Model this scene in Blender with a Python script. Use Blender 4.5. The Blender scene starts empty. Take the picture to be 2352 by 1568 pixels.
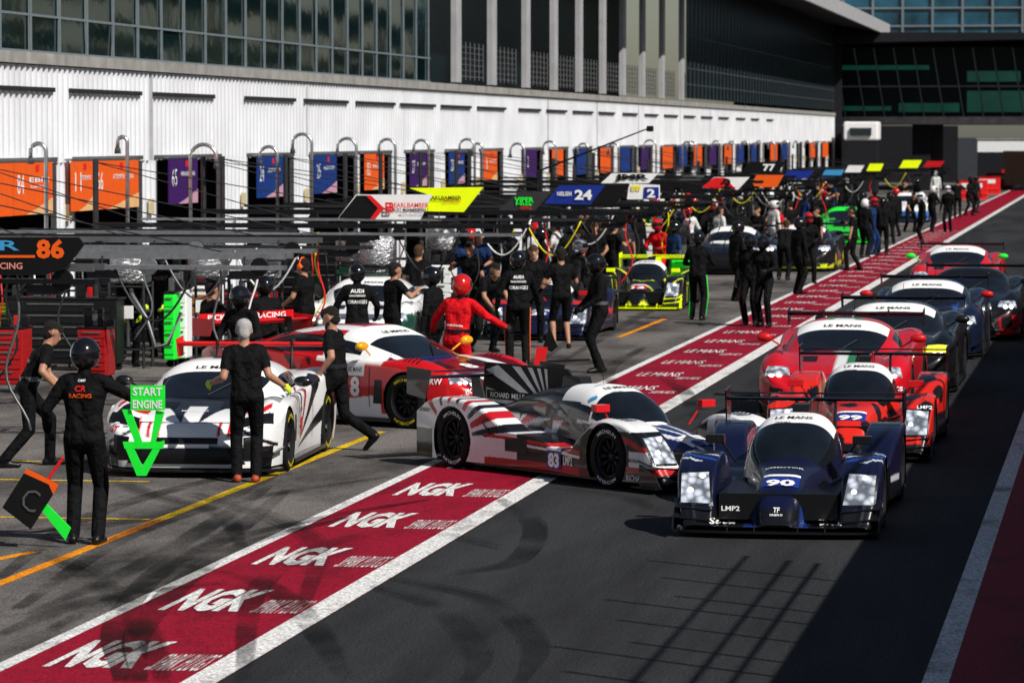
import bpy, math, random, numpy as np
from mathutils import Vector, Matrix
from mathutils.bvhtree import BVHTree
R=math.radians; rnd=random.Random(7); pi=math.pi
S=bpy.context.scene; COL=S.collection
# ---------------------------------------------------------------- camera
F=8820.; H=3.7; pit=math.atan(474/F); yaw=math.atan(1414/F*math.cos(pit))
fw=Vector((-math.sin(yaw)*math.cos(pit),math.cos(yaw)*math.cos(pit),-math.sin(pit)))
rt=Vector((math.cos(yaw),math.sin(yaw),0)); up=rt.cross(fw); CAM=Vector((0,0,H))
cd=bpy.data.cameras.new('camera'); cam=bpy.data.objects.new('camera',cd); COL.objects.link(cam)
cam.matrix_world=Matrix.Translation(CAM)@Matrix((rt,up,-fw)).transposed().to_4x4()
cd.sensor_width=36; cd.lens=36*F/2352; cd.clip_start=.5; cd.clip_end=6000
cd.dof.use_dof=True; cd.dof.focus_distance=39; cd.dof.aperture_fstop=5
S.camera=cam
def ray(u,v): return fw*F+rt*(u-1176)+up*(784-v)
def WZ(u,v,z=0.):
    d=ray(u,v); return CAM+d*((z-H)/d.z)
def WY(u,v,Y):
    d=ray(u,v); return CAM+d*(Y/d.y)
def uY(u,X):
    d=ray(u,310); return d.y*(X/d.x)
# ---------------------------------------------------------------- world
w=bpy.data.worlds.new('World'); S.world=w; w.use_nodes=True; nt=w.node_tree
sky=nt.nodes.new('ShaderNodeTexSky'); sky.sky_type='NISHITA'; sky.sun_disc=False
EL=R(42); SX,SY=.8,.6; sky.sun_elevation=EL; sky.sun_rotation=math.atan2(SX,-SY)
nt.links.new(sky.outputs[0],nt.nodes['Background'].inputs[0]); nt.nodes['Background'].inputs[1].default_value=.05
sd=bpy.data.lights.new('sun','SUN'); sd.energy=5.0; sd.angle=R(.5); sd.color=(1,.96,.89)
so=bpy.data.objects.new('sun',sd); COL.objects.link(so)
so.rotation_euler=Vector((-SX*math.cos(EL),SY*math.cos(EL),-math.sin(EL))).to_track_quat('-Z','Y').to_euler()
S.view_settings.view_transform='Standard'; S.view_settings.look='None'
# ---------------------------------------------------------------- materials
MC={}
def mat(n,c,rough=.5,metal=0,coat=0,var=.12,scale=6,bump=0,bscale=None,emit=0,attr=False,spec=.3):
    if n in MC: return MC[n]
    m=bpy.data.materials.new(n); m.use_nodes=True; t=m.node_tree; b=t.nodes['Principled BSDF']; L=t.links.new
    b.inputs['Roughness'].default_value=rough; b.inputs['Metallic'].default_value=metal
    b.inputs['Coat Weight'].default_value=coat; b.inputs['Coat Roughness'].default_value=.06
    b.inputs['Specular IOR Level'].default_value=spec
    tc=t.nodes.new('ShaderNodeTexCoord'); nz=t.nodes.new('ShaderNodeTexNoise'); nz.inputs['Scale'].default_value=scale; nz.inputs['Detail'].default_value=6
    L(tc.outputs['Object'],nz.inputs['Vector'])
    mr=t.nodes.new('ShaderNodeMapRange'); mr.inputs[1].default_value=.3; mr.inputs[2].default_value=.7; mr.inputs[3].default_value=1-var; mr.inputs[4].default_value=1+var
    L(nz.outputs[0],mr.inputs[0])
    mx=t.nodes.new('ShaderNodeMix'); mx.data_type='RGBA'; mx.blend_type='MULTIPLY'; mx.inputs[0].default_value=1
    if attr:
        a=t.nodes.new('ShaderNodeAttribute'); a.attribute_name='Col'; L(a.outputs['Color'],mx.inputs[6])
    else: mx.inputs[6].default_value=(*c,1)
    L(mr.outputs[0],mx.inputs[7]); L(mx.outputs[2],b.inputs['Base Color'])
    if bump:
        n2=t.nodes.new('ShaderNodeTexNoise'); n2.inputs['Scale'].default_value=bscale or scale*3; n2.inputs['Detail'].default_value=4
        L(tc.outputs['Object'],n2.inputs['Vector'])
        bp=t.nodes.new('ShaderNodeBump'); bp.inputs['Strength'].default_value=bump; bp.inputs['Distance'].default_value=.05
        L(n2.outputs[0],bp.inputs['Height']); L(bp.outputs[0],b.inputs['Normal'])
    if emit:
        b.inputs['Emission Color'].default_value=(*c,1); b.inputs['Emission Strength'].default_value=emit
    MC[n]=m; return m
PAINT=mat('car_paint',(1,1,1),.3,0,.5,var=.05,scale=3,attr=True)
GLASS=mat('car_glass',(.006,.008,.011),.06,0,.6,var=.3,scale=4)
BLK=mat('satin_black',(.005,.005,.006),.4,0,.1,scale=9)
CARB=mat('carbon_black',(.008,.008,.009),.3,0,.35,var=.25,scale=60)
RUB=mat('tyre_rubber',(.012,.012,.013),.8,var=.2,scale=20,spec=.15)
RIM=mat('rim_dark',(.02,.02,.022),.35,.5,scale=20)
WHT=mat('white_paint',(.85,.85,.85),.5,var=.04)
RED=mat('red_paint',(.55,.008,.012),.4,0,.3,var=.06)
REDD=mat('bright_red',(.72,.012,.015),.5,var=.06)
BLU=mat('blue_paint',(.01,.03,.25),.4,0,.2,var=.05)
SKYB=mat('cyan_paint',(.05,.3,.6),.4,var=.05)
YEL=mat('yellow_paint',(.85,.72,.0),.5,var=.05)
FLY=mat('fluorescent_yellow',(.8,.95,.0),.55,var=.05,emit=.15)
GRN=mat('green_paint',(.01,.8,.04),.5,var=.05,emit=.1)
DGR=mat('dark_green_paint',(.003,.03,.018),.4,0,.2,var=.05)
ORG=mat('orange_paint',(.85,.11,.008),.5,var=.06)
PUR=mat('purple_paint',(.045,.008,.11),.5,var=.1)
NAV=mat('navy_banner',(.006,.035,.2),.5,var=.15)
SIL=mat('brushed_silver',(.55,.55,.56),.3,.9,var=.15,scale=14)
FOIL=mat('crinkled_foil',(.5,.5,.52),.25,.95,var=.3,scale=14,bump=1.0,bscale=22)
STEEL=mat('grey_steel',(.16,.16,.17),.45,.6,scale=12)
DST=mat('dark_steel',(.035,.036,.04),.5,.4,scale=12)
LAMP=mat('lit_lamp',(1,.97,.9),.2,emit=8)
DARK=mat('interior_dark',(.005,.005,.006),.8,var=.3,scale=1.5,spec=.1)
SKIN=mat('skin',(.40,.2,.125),.5,var=.1,scale=20)
HAIRB=mat('dark_hair',(.01,.007,.005),.7,var=.4,scale=80,bump=.6,bscale=120)
HAIRG=mat('grey_hair',(.45,.44,.43),.7,var=.4,scale=80,bump=.6,bscale=120)
HAIRN=mat('brown_hair',(.07,.035,.015),.7,var=.4,scale=80,bump=.6,bscale=120)
def cloth(n,c): return mat(n,c,.8,var=.3,scale=9,bump=.9,bscale=13,spec=.12)
CBLK=cloth('black_cloth',(.0045,.0045,.0055)); CRED=cloth('red_cloth',(.62,.006,.012)); CWHT=cloth('white_cloth',(.6,.6,.6))
CGRY=cloth('grey_cloth',(.02,.02,.023)); CGRN=cloth('green_cloth',(.02,.35,.03)); CBLU=cloth('blue_cloth',(.01,.03,.1))
GLV=mat('yellow_glove',(.55,.75,.03),.6)
GLVB=mat('black_glove',(.01,.01,.01),.7)
def headlight_mat():
    m=bpy.data.materials.new('headlight_lens'); m.use_nodes=True; t=m.node_tree; b=t.nodes['Principled BSDF']; L=t.links.new
    tc=t.nodes.new('ShaderNodeTexCoord'); v=t.nodes.new('ShaderNodeTexVoronoi'); v.inputs['Scale'].default_value=13
    cr=t.nodes.new('ShaderNodeValToRGB'); cr.color_ramp.elements[0].position=.25; cr.color_ramp.elements[0].color=(.85,.9,1,1); cr.color_ramp.elements[1].position=.7; cr.color_ramp.elements[1].color=(.16,.18,.21,1)
    L(tc.outputs['Object'],v.inputs['Vector']); L(v.outputs['Distance'],cr.inputs[0]); L(cr.outputs[0],b.inputs['Base Color'])
    L(cr.outputs[0],b.inputs['Emission Color']); b.inputs['Emission Strength'].default_value=.3
    b.inputs['Metallic'].default_value=.5; b.inputs['Roughness'].default_value=.15; b.inputs['Coat Weight'].default_value=1
    return m
HL=headlight_mat()
# ---------------------------------------------------------------- object helpers
def thing(name,label,cat,loc=(0,0,0),rz=0,group=None):
    o=bpy.data.objects.new(name,None); o.empty_display_size=.2; COL.objects.link(o); o.location=loc; o.rotation_euler=(0,0,rz)
    o['label']=label; o['category']=cat
    if group: o['group']=group
    return o
def mw(o): return Matrix.Translation(o.location)@Matrix.Rotation(o.rotation_euler.z,4,'Z')
def link(name,me,parent=None):
    o=bpy.data.objects.new(name,me); COL.objects.link(o)
    if parent: o.parent=parent
    return o
class MB:
    def __init__(s): s.v=[]; s.f=[]
    def add(s,vs,fs):
        k=len(s.v); s.v+=[tuple(p) for p in vs]; s.f+=[tuple(i+k for i in f) for f in fs]; return s
    def box(s,c,d,rz=0,ry=0):
        M=Matrix.Rotation(rz,3,'Z')@Matrix.Rotation(ry,3,'Y'); c=Vector(c)
        vs=[c+M@Vector((x*d[0]/2,y*d[1]/2,z*d[2]/2)) for x in(-1,1) for y in(-1,1) for z in(-1,1)]
        return s.add(vs,[(0,1,3,2),(4,6,7,5),(0,4,5,1),(2,3,7,6),(0,2,6,4),(1,5,7,3)])
    def tube(s,pts,r,n=8,r1=None):
        pts=[Vector(p) for p in pts]; N=len(pts); vs=[]; fs=[]
        for i,p in enumerate(pts):
            d=(pts[min(i+1,N-1)]-pts[max(i-1,0)]).normalized()
            a=d.cross(Vector((0,0,1)) if abs(d.z)<.9 else Vector((1,0,0))).normalized(); b=d.cross(a)
            rr=r if r1 is None else r+(r1-r)*i/(N-1)
            for k in range(n): t=2*pi*k/n; vs.append(p+a*math.cos(t)*rr+b*math.sin(t)*rr)
        for i in range(N-1):
            for k in range(n): fs.append((i*n+k,i*n+(k+1)%n,(i+1)*n+(k+1)%n,(i+1)*n+k))
        fs+= [tuple(range(n))[::-1],tuple(range((N-1)*n,N*n))]
        return s.add(vs,fs)
    def lathe(s,prof,c,axis='Y',n=28):
        c=Vector(c); vs=[];fs=[]
        for (a,r) in prof:
            for k in range(n):
                t=2*pi*k/n; p=(r*math.cos(t),a,r*math.sin(t)) if axis=='Y' else (r*math.cos(t),r*math.sin(t),a)
                vs.append(c+Vector(p))
        for i in range(len(prof)-1):
            for k in range(n): fs.append((i*n+k,i*n+(k+1)%n,(i+1)*n+(k+1)%n,(i+1)*n+k))
        return s.add(vs,fs)
    def ell(s,c,r,n=12,m=8):
        c=Vector(c); vs=[c+Vector((r[0]*math.sin(pi*j/m)*math.cos(2*pi*i/n),r[1]*math.sin(pi*j/m)*math.sin(2*pi*i/n),r[2]*math.cos(pi*j/m))) for j in range(m+1) for i in range(n)]
        return s.add(vs,[(j*n+i,j*n+(i+1)%n,(j+1)*n+(i+1)%n,(j+1)*n+i) for j in range(m) for i in range(n)])
    def plate(s,poly,d):
        d=Vector(d); P=[Vector(p) for p in poly]; n=len(P)
        return s.add(P+[p+d for p in P],[tuple(range(n)),tuple(range(n,2*n))[::-1]]+[(i,(i+1)%n,n+(i+1)%n,n+i) for i in range(n)])
    def cap(s,p0,p1,r0,r1,n=12,m=3):
        p0=Vector(p0);p1=Vector(p1); d=(p1-p0); L=d.length
        if L<1e-5: d=Vector((0,0,1))
        d.normalize(); a=d.cross(Vector((0,0,1)) if abs(d.z)<.9 else Vector((1,0,0))).normalized(); b=d.cross(a); rings=[]
        for k in range(m+1): t=pi/2*k/m; rings.append((p0-d*r0*math.cos(t),max(r0*math.sin(t),1e-4)))
        for k in range(m+1): t=pi/2*k/m; rings.append((p1+d*r1*math.sin(t),max(r1*math.cos(t),1e-4)))
        vs=[c+a*math.cos(2*pi*i/n)*r+b*math.sin(2*pi*i/n)*r for c,r in rings for i in range(n)]
        fs=[(j*n+i,j*n+(i+1)%n,(j+1)*n+(i+1)%n,(j+1)*n+i) for j in range(len(rings)-1) for i in range(n)]
        fs+=[tuple(range(n))[::-1],tuple(range(len(vs)-n,len(vs)))]
        return s.add(vs,fs)
    def build(s,name,m,parent=None,smooth=False,world=False,bevel=0):
        vs=s.v
        if world and parent:
            I=mw(parent).inverted(); vs=[I@Vector(p) for p in vs]
        me=bpy.data.meshes.new(name); me.from_pydata([tuple(p) for p in vs],[],s.f); me.materials.append(m)
        if smooth: me.polygons.foreach_set('use_smooth',[True]*len(me.polygons))
        o=link(name,me,parent)
        if bevel:
            b=o.modifiers.new('b','BEVEL'); b.width=bevel; b.segments=2; b.limit_method='ANGLE'
        return o
TC={}
def text_mesh(t,bold=.012):
    if (t,bold) in TC: return TC[(t,bold)]
    c=bpy.data.curves.new('t','FONT'); c.body=t; c.offset=bold; c.resolution_u=2
    o=bpy.data.objects.new('t',c); COL.objects.link(o); dg=bpy.context.evaluated_depsgraph_get()
    me=o.evaluated_get(dg).to_mesh(); V=np.array([(v.co.x,v.co.y) for v in me.vertices]); Fc=[tuple(p.vertices) for p in me.polygons]
    o.evaluated_get(dg).to_mesh_clear(); bpy.data.objects.remove(o)
    if len(V)==0: V=np.array([(0,0),(1,0),(1,1),(0,1.)]); Fc=[(0,1,2,3)]
    mn=V.min(0); mx=V.max(0); V=(V-(mn+mx)/2)/np.maximum(mx-mn,1e-6)
    TC[(t,bold)]=(V,Fc); return V,Fc
def patch(n=8,m=8,corners=None):
    V=[];
    for j in range(m+1):
        for i in range(n+1):
            a=i/n;b=j/m
            if corners:
                p=[(1-a)*(1-b)*corners[0][k]+a*(1-b)*corners[1][k]+a*b*corners[2][k]+(1-a)*b*corners[3][k] for k in(0,1)]
            else: p=(a-.5,b-.5)
            V.append(p)
    return np.array(V),[(j*(n+1)+i,j*(n+1)+i+1,(j+1)*(n+1)+i+1,(j+1)*(n+1)+i) for j in range(m) for i in range(n)]
def decal(name,shape,w,h,c,n,upv,m,parent,bvh=None,off=.006,rot=0,world=False):
    V,Fc=shape; c=Vector(c); n=Vector(n).normalized(); upv=Vector(upv); r=upv.cross(n).normalized(); u2=n.cross(r)
    if rot: q=Matrix.Rotation(rot,3,n); r=q@r; u2=q@u2
    vs=[]
    for a,b in V:
        p=c+r*(a*w)+u2*(b*h)
        if bvh:
            hit=bvh.ray_cast(p+n*.7,-n,1.6)
            if hit[0] is not None:
                q=hit[1]
                if q.dot(n)<0: q=-q
                p=hit[0]+q*off*.5+n*off*.5
        else: p=p+n*off
        vs.append(p)
    mb=MB(); mb.add(vs,Fc); return mb.build(name,m,parent,world=world)
# ---------------------------------------------------------------- curves
def ci(x,xs,ys):
    xs=np.array(xs,float); ys=np.array(ys,float); x=np.clip(np.asarray(x,float),xs[0],xs[-1])
    m=np.gradient(ys,xs); i=np.clip(np.searchsorted(xs,x)-1,0,len(xs)-2); h=xs[i+1]-xs[i]; t=(x-xs[i])/h
    return ys[i]*(1+2*t)*(1-t)**2+m[i]*h*t*(1-t)**2+ys[i+1]*t*t*(3-2*t)+m[i+1]*h*t*t*(t-1)
def ss(a,b,x): t=np.clip((x-a)/(b-a),0,1); return t*t*(3-2*t)
def smax(a,b,k=.04): return np.maximum(a,b)+np.maximum(k-np.abs(a-b),0)**2/(4*k)
def grid_obj(name,P,mask,m,parent,colf=None):
    ni,nj=P.shape[:2]; idx=np.arange(ni*nj).reshape(ni,nj)
    q=np.stack([idx[:-1,:-1],idx[1:,:-1],idx[1:,1:],idx[:-1,1:]],-1)[mask]
    used,inv=np.unique(q,return_inverse=True); q=inv.reshape(-1,4); V=P.reshape(-1,3)[used]
    me=bpy.data.meshes.new(name); me.from_pydata(V.tolist(),[],q.tolist()); me.materials.append(m)
    me.polygons.foreach_set('use_smooth',[True]*len(q))
    if colf:
        C=np.ones((len(V),4)); C[:,:3]=colf(V[:,0],V[:,1],V[:,2]); a=me.color_attributes.new('Col','FLOAT_COLOR','POINT'); a.data.foreach_set('color',C.ravel())
    return link(name,me,parent),V,q
def shell(Wf,Zf,z0,x0,x1,nx,ny,nz,ax,Ra,az,bul=0):
    t=np.linspace(0,1,nx); xs=x0+(x1-x0)*(t+.035*np.sin(2*pi*t)*-1)
    rows=[]
    for x in xs:
        W=float(Wf(x)); ys_=lambda z: W*(1-bul*((z-.5)/.5)**2)
        s=np.linspace(-1,1,ny); s=np.sign(s)*np.abs(s)**.85
        zt0=float(Zf(np.array([x]),np.array([W]),W)[0]); wt=ys_(zt0)
        y=s*wt; z=Zf(np.full(ny,x),s*W,W)
        zs=np.linspace(z0,z[0],nz+1)[:-1]
        Y=np.concatenate([-ys_(zs),y,ys_(zs)[::-1]]); Zz=np.concatenate([zs,z,zs[::-1]])
        rows.append(np.stack([np.full(len(Y),x),Y,Zz],-1))
    def capr(r,dx):
        o=[]
        for k in range(1,7):
            q=r.copy(); q[:,2]=z0+(r[:,2]-z0)*(1-k/6); q[:,0]+=dx*math.sin(k/6*pi)*.5; q[:,1]*=1-.01*k; o.append(q)
        return o
    P=np.array(capr(rows[0],-.05)[::-1]+rows+capr(rows[-1],.07)); nc=P.shape[1]
    side=np.zeros(nc,bool); side[:nz+1]=True; side[-nz-1:]=True
    mask=np.ones((P.shape[0]-1,nc-1),bool)
    for a in ax:
        r=np.hypot(P[:,:,0]-a,P[:,:,2]-az)
        fc=(P[:-1,:-1]+P[1:,:-1]+P[1:,1:]+P[:-1,1:])/4; rf=np.hypot(fc[:,:,0]-a,fc[:,:,2]-az)
        fs=side[:-1]&side[1:]; mask&=~((rf<Ra)&fs[None,:])
        sel=(r<Ra)&side[None,:]&(r>1e-3); k=np.where(sel,Ra/np.maximum(r,1e-3),1)
        P[:,:,0]=np.where(sel,a+(P[:,:,0]-a)*k,P[:,:,0]); P[:,:,2]=np.where(sel,np.maximum(az+(P[:,:,2]-az)*k,z0),P[:,:,2])
    return P,mask
def wheel(parent,x,y,r,wd,rimm,letter=None):
    s=1 if y>0 else -1; hw=wd/2
    tb=MB().lathe([(-hw,r*.66),(-hw,r*.9),(-hw*.85,r*.98),(-hw*.5,r),(hw*.5,r),(hw*.85,r*.98),(hw,r*.9),(hw,r*.66),(hw*.7,r*.64),(-hw*.7,r*.64),(-hw,r*.66)],(x,y,r))
    ty=tb.build('wheel',RUB,parent,True)
    rb=MB(); yo=y+s*hw*.72
    rb.lathe([(0,r*.67),(s*.02,r*.66),(s*.02,r*.6),(-s*.03,r*.58)],(x,yo,r))
    for k in range(10):
        a=2*pi*k/10
        for da in (-.07,.07):
            p0=Vector((x+math.cos(a)*r*.1,yo-s*.03,r+math.sin(a)*r*.1)); p1=Vector((x+math.cos(a+da)*r*.62,yo,r+math.sin(a+da)*r*.62)); rb.tube([p0,p1],.011,5)
    rb.lathe([(s*.01,.001),(s*.01,r*.14),(-s*.05,r*.16)],(x,yo-s*.02,r),n=14)
    rb.build('rim',rimm,ty,True)
    MB().lathe([(0,.001),(0,r*.5)],(x,yo-s*.1,r),n=20).build('brake_disc',DST,ty)
    if letter:
        V,Fc=text_mesh('MICHELIN')
        for a0 in (pi/2,-pi/2):
            vs=[]
            for a,b in V:
                t=a0+s*a*1.3; rr=r*(.8+b*.11)
                vs.append((x+math.cos(t)*rr,y+s*(hw+.004),r+math.sin(t)*rr))
            MB().add(vs,Fc).build('tyre_lettering',letter,ty)
def bvh_of(parts):
    V=[];Q=[];k=0
    for v,q in parts: V+=v.tolist(); Q+=(q+k).tolist(); k+=len(v)
    return BVHTree.FromPolygons(V,Q)
# ---------------------------------------------------------------- prototype racing car
def lmpW(x): return ci(x,[-2.3,-1.9,-1.2,-.4,.3,1.0,1.7,2.1,2.35],[.9,.95,.95,.86,.84,.94,.95,.93,.86])
def lmpZ(x,y,W):
    ay=np.abs(y)
    pf=ci(x,[-2.3,-2.1,-1.5,-.95,-.5,0,.4,.7,1.0,1.25,1.5,1.85,2.05,2.2,2.35],[.62,.71,.79,.7,.47,.42,.36,.38,.57,.70,.72,.65,.54,.36,.14])
    low=ci(x,[-2.3,-1.5,-.5,.2,.5,.9,2.35],[.40,.45,.46,.38,.24,.14,.11])
    yi=ci(x,[-2.3,-1,0,.8,1.4,2.35],[.58,.58,.5,.54,.56,.58])
    s=ss(yi-.025,yi+.02,ay); fd=low+(pf-low)*s
    e=np.clip(1-(W-ay)/.06,0,1); fd=fd-.04*(1-np.sqrt(1-np.minimum(e**2,1)))*s
    e2=np.clip(1-(ay-yi)/.05,0,1); fd=fd-.025*e2**2*s
    # raised edge line along the fender top
    fd=fd+.012*s*np.exp(-((ay-W+.1)/.02)**2)*(x>.9)
    wn=ci(x,[-2.3,-1,0,.8,1.5,2.1,2.35],[.12,.3,.46,.44,.31,.24,.15]); pn=ci(x,[-2.3,-1.6,-.8,0,.7,1.2,1.7,2.05,2.25,2.35],[.58,.66,.70,.64,.62,.59,.51,.4,.27,.16])
    nz=low+(pn-low)*np.sqrt(np.clip(1-(ay/wn)**4,0,1))
    return smax(fd,nz,.02)
def make_lmp(label,loc,rz,livery,wingm=CARB,finm=CARB,mirm=CARB,num='90',numbg=BLU,numc=WHT,res=1,near=True,rimm=RIM,decals=(),letter=None,splm=CARB,group=None,roofc=WHT,finh=1.0):
    t=thing('prototype_racing_car',label,'racing car',loc,rz,group)
    P,mask=shell(lmpW,lmpZ,.1,-2.3,2.35,int(150*res),int(90*res),int(26*res),(1.45,-1.5),.365,.33)
    _,V1,q1=grid_obj('bodywork',P,mask,PAINT,t,livery)
    xs=np.linspace(-1.95,1.0,int(84*res)+1); th=np.radians(np.linspace(0,180,int(60*res)+1)); C=[]
    for x in xs:
        wb=float(ci(x,[-1.95,-1,-.3,.3,.7,1.0],[.05,.24,.43,.48,.45,.3])); h=float(ci(x,[-1.95,-1.2,-.5,0,.3,.6,1.0],[.62,.82,.95,.99,.975,.87,.6])); zb=.42
        c=np.cos(th); s=np.sin(th); k=s**.62
        C.append(np.stack([np.full(len(th),x),wb*np.sign(c)*np.abs(c)**.58*(1-.14*k),zb+(h-zb)*k],-1))
    C=np.array(C); xc=(xs[:-1]+xs[1:])/2; tc=np.degrees((th[:-1]+th[1:])/2); X,T=np.meshgrid(xc,tc,indexing='ij')
    ws=(X>.46)&(X<.95)&(T>16)&(T<164); bn=(X>-.2)&(X<=.46)&(T>34)&(T<146); sl=(X>-.2)&(X<=.42)&(T>12)&(T<=32); sr=(X>-.2)&(X<=.42)&(T>=148)&(T<168)
    _,V2,q2=grid_obj('canopy',C,~(ws|bn|sl|sr),PAINT,t,livery); _,V3,q3=grid_obj('windscreen',C,ws,GLASS,t); _,V4,q4=grid_obj('windscreen_banner',C,bn,roofc,t)
    grid_obj('side_window',C,sl,GLASS,t); grid_obj('side_window',C,sr,GLASS,t)
    bv=bvh_of([(V1,q1),(V2,q2),(V3,q3),(V4,q4)])
    MB().box((0,0,.27),(4.2,1.1,.24)).build('underbody',BLK,t)
    pts=[(1.9,-.95,.05),(2.3,-.95,.05)]+[(2.3+.14*math.cos(a),.9*math.sin(a),.05) for a in np.linspace(-pi/2,pi/2,13)]+[(2.3,.95,.05),(1.9,.95,.05)]
    sp=MB().plate(pts,(0,0,.02))
    for s_ in(-1,1): sp.plate([(2.05,s_*.955,.075),(2.42,s_*.955,.075),(2.32,s_*.955,.2),(2.05,s_*.955,.3)],(0,-s_*.015,0))
    for yy in(-.45,-.2,.2,.45): sp.plate([(2.2,yy,.07),(2.4,yy,.07),(2.36,yy,.13),(2.2,yy,.15)],(0,.012,0))
    sp.build('splitter',splm,t)
    MB().box((-.2,0,.08),(3.6,1.7,.03)).build('floor_panel',BLK,t)
    fin=[(-.35,0,.88),(-.6,0,finh),(-2.25,0,finh),(-2.3,0,.6),(-1.4,0,.64)]
    MB().plate([(a,-.012,c) for a,b,c in fin],(0,.024,0)).build('engine_fin',finm,t)
    wg=MB(); prof=[(0,0),(.05,.035),(.15,.045),(.3,.01),(.15,.01),(.05,-.015)]
    for (dx,dz,sc) in((-2.05,.99,1),(-2.32,1.03,.45)):
        wg.plate([(dx-a*sc,-.9,dz-b*sc*.8) for a,b in prof],(0,1.8,0))
    w_=wg.build('rear_wing',wingm,t)
    for s_ in(-1,1):
        MB().plate([(-1.98,s_*.905,1.07),(-2.48,s_*.905,1.09),(-2.48,s_*.905,.78),(-2.1,s_*.905,.74)],(0,s_*.015,0)).build('end_plate',wingm,w_)
        MB().plate([(-1.9,s_*.2,.58),(-2.2,s_*.2,.58),(-2.25,s_*.2,.99),(-2.1,s_*.2,.99)],(0,.02,0)).build('wing_support',BLK,w_)
        mm=MB(); mm.tube([(.95,s_*.5,.58),(.98,s_*.64,.78)],.013,6); mm.box((1.0,s_*.7,.81),(.1,.18,.08)); mm.build('mirror',mirm,t,bevel=.015)
        wheel(t,1.45,s_*.79,.335,.3,rimm,letter if near else None); wheel(t,-1.5,s_*.775,.345,.34,rimm,letter if near else None)
        cs=[(-.5,-.5),(.45,-.48),(.5,.45),(-.36,.5)]
        if s_<0: cs=[(-a,b) for a,b in cs]; cs=[cs[1],cs[0],cs[3],cs[2]]
        cb=[(a*1.14,b*1.14) for a,b in cs]
        decal('headlight_bezel',patch(8,8,cb),.29,.3,(2.4,s_*.755,.48),(1,0,.15),(0,0,1),BLK,t,bv,.006)
        hl=decal('headlight',patch(8,8,cs),.29,.3,(2.4,s_*.755,.48),(1,0,.15),(0,0,1),HL,t,bv,.014)
        for dy,dz in((.05,.06),(-.05,-.06)):
            p=Vector((2.6,s_*(.755)+dy,.48+dz)); hit=bv.ray_cast(p,Vector((-1,0,0)),1.5)
            if hit[0]: MB().ell(hit[0]+Vector((.012,0,0)),(.02,.026,.026),10,6).build('lamp',LAMP,hl,True)
        if near:
            for k in range(5): decal('fender_louvre',patch(1,4),.03,.2,(1.6-k*.07,s_*.76,.8),(0,0,1),(0,1,0),BLK,t,bv,.006)
            for k in range(2): MB().plate([(2.05,s_*.6,.2+k*.09),(2.36-k*.06,s_*.6,.15+k*.09),(2.33-k*.06,s_*.94,.18+k*.09),(2.05,s_*.97,.24+k*.09)],(0,0,.01)).build('dive_plane',splm,t)
            decal('side_duct',patch(4,4,[(-.5,-.5),(.5,-.5),(.4,.5),(-.5,.3)]),.4,.16,(-.35,s_*.95,.34),(0,s_,0),(0,0,1),BLK,t,bv,.006)
            decal('fender_seam',patch(1,10),.01,.5,(1.02,s_*.76,.7),(0,0,1),(0,1,0),BLK,t,bv,.004)
    MB().tube([(.95,.0,.62),(.66,.1,.83)],.008,5).build('wiper',BLK,t)
    MB().tube([(-.1,.12,.97),(-.12,.12,1.25)],.004,4).build('antenna',BLK,t)
    MB().plate([(-.25,-.07,.97),(-.6,-.09,.92),(-.6,-.07,1.05),(-.32,-.05,1.05)],(0,.15,0)).build('air_intake',BLK,t)
    if near:
        decal('number_board',patch(),.34,.2,(1.85,0,.5),(1,0,.75),(0,0,1),numbg,t,bv,.006)
        decal('number_board_header',patch(),.34,.045,(1.72,0,.56),(1,0,.75),(0,0,1),WHT,t,bv,.01)
        decal('race_number',text_mesh(num,.04),.27,.13,(1.88,0,.47),(1,0,.75),(0,0,1),numc,t,bv,.014)
        U=(0,0,1)
        decal('banner_lettering',text_mesh('LE MANS',.02),.36,.06,(.34,0,.96),(1,0,1),U,BLK,t,bv,.012)
        decal('banner_lettering',text_mesh('ASIAN'),.13,.03,(.24,-.13,1.04),(1,0,1),U,BLK,t,bv,.012)
        decal('banner_lettering',text_mesh('SERIES'),.15,.03,(.44,-.1,.9),(1,0,1),U,BLK,t,bv,.012)
        decal('banner_mark',patch(2,2),.08,.05,(.36,-.34,.85),(1,-.5,1),U,SKYB,t,bv,.012)
        for d in decals: decal('sticker',text_mesh(d[0],d[6] if len(d)>6 else .02),d[1],d[2],d[3],d[4],(0,0,1),d[5],t,bv,.012)
    return t,bv
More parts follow.
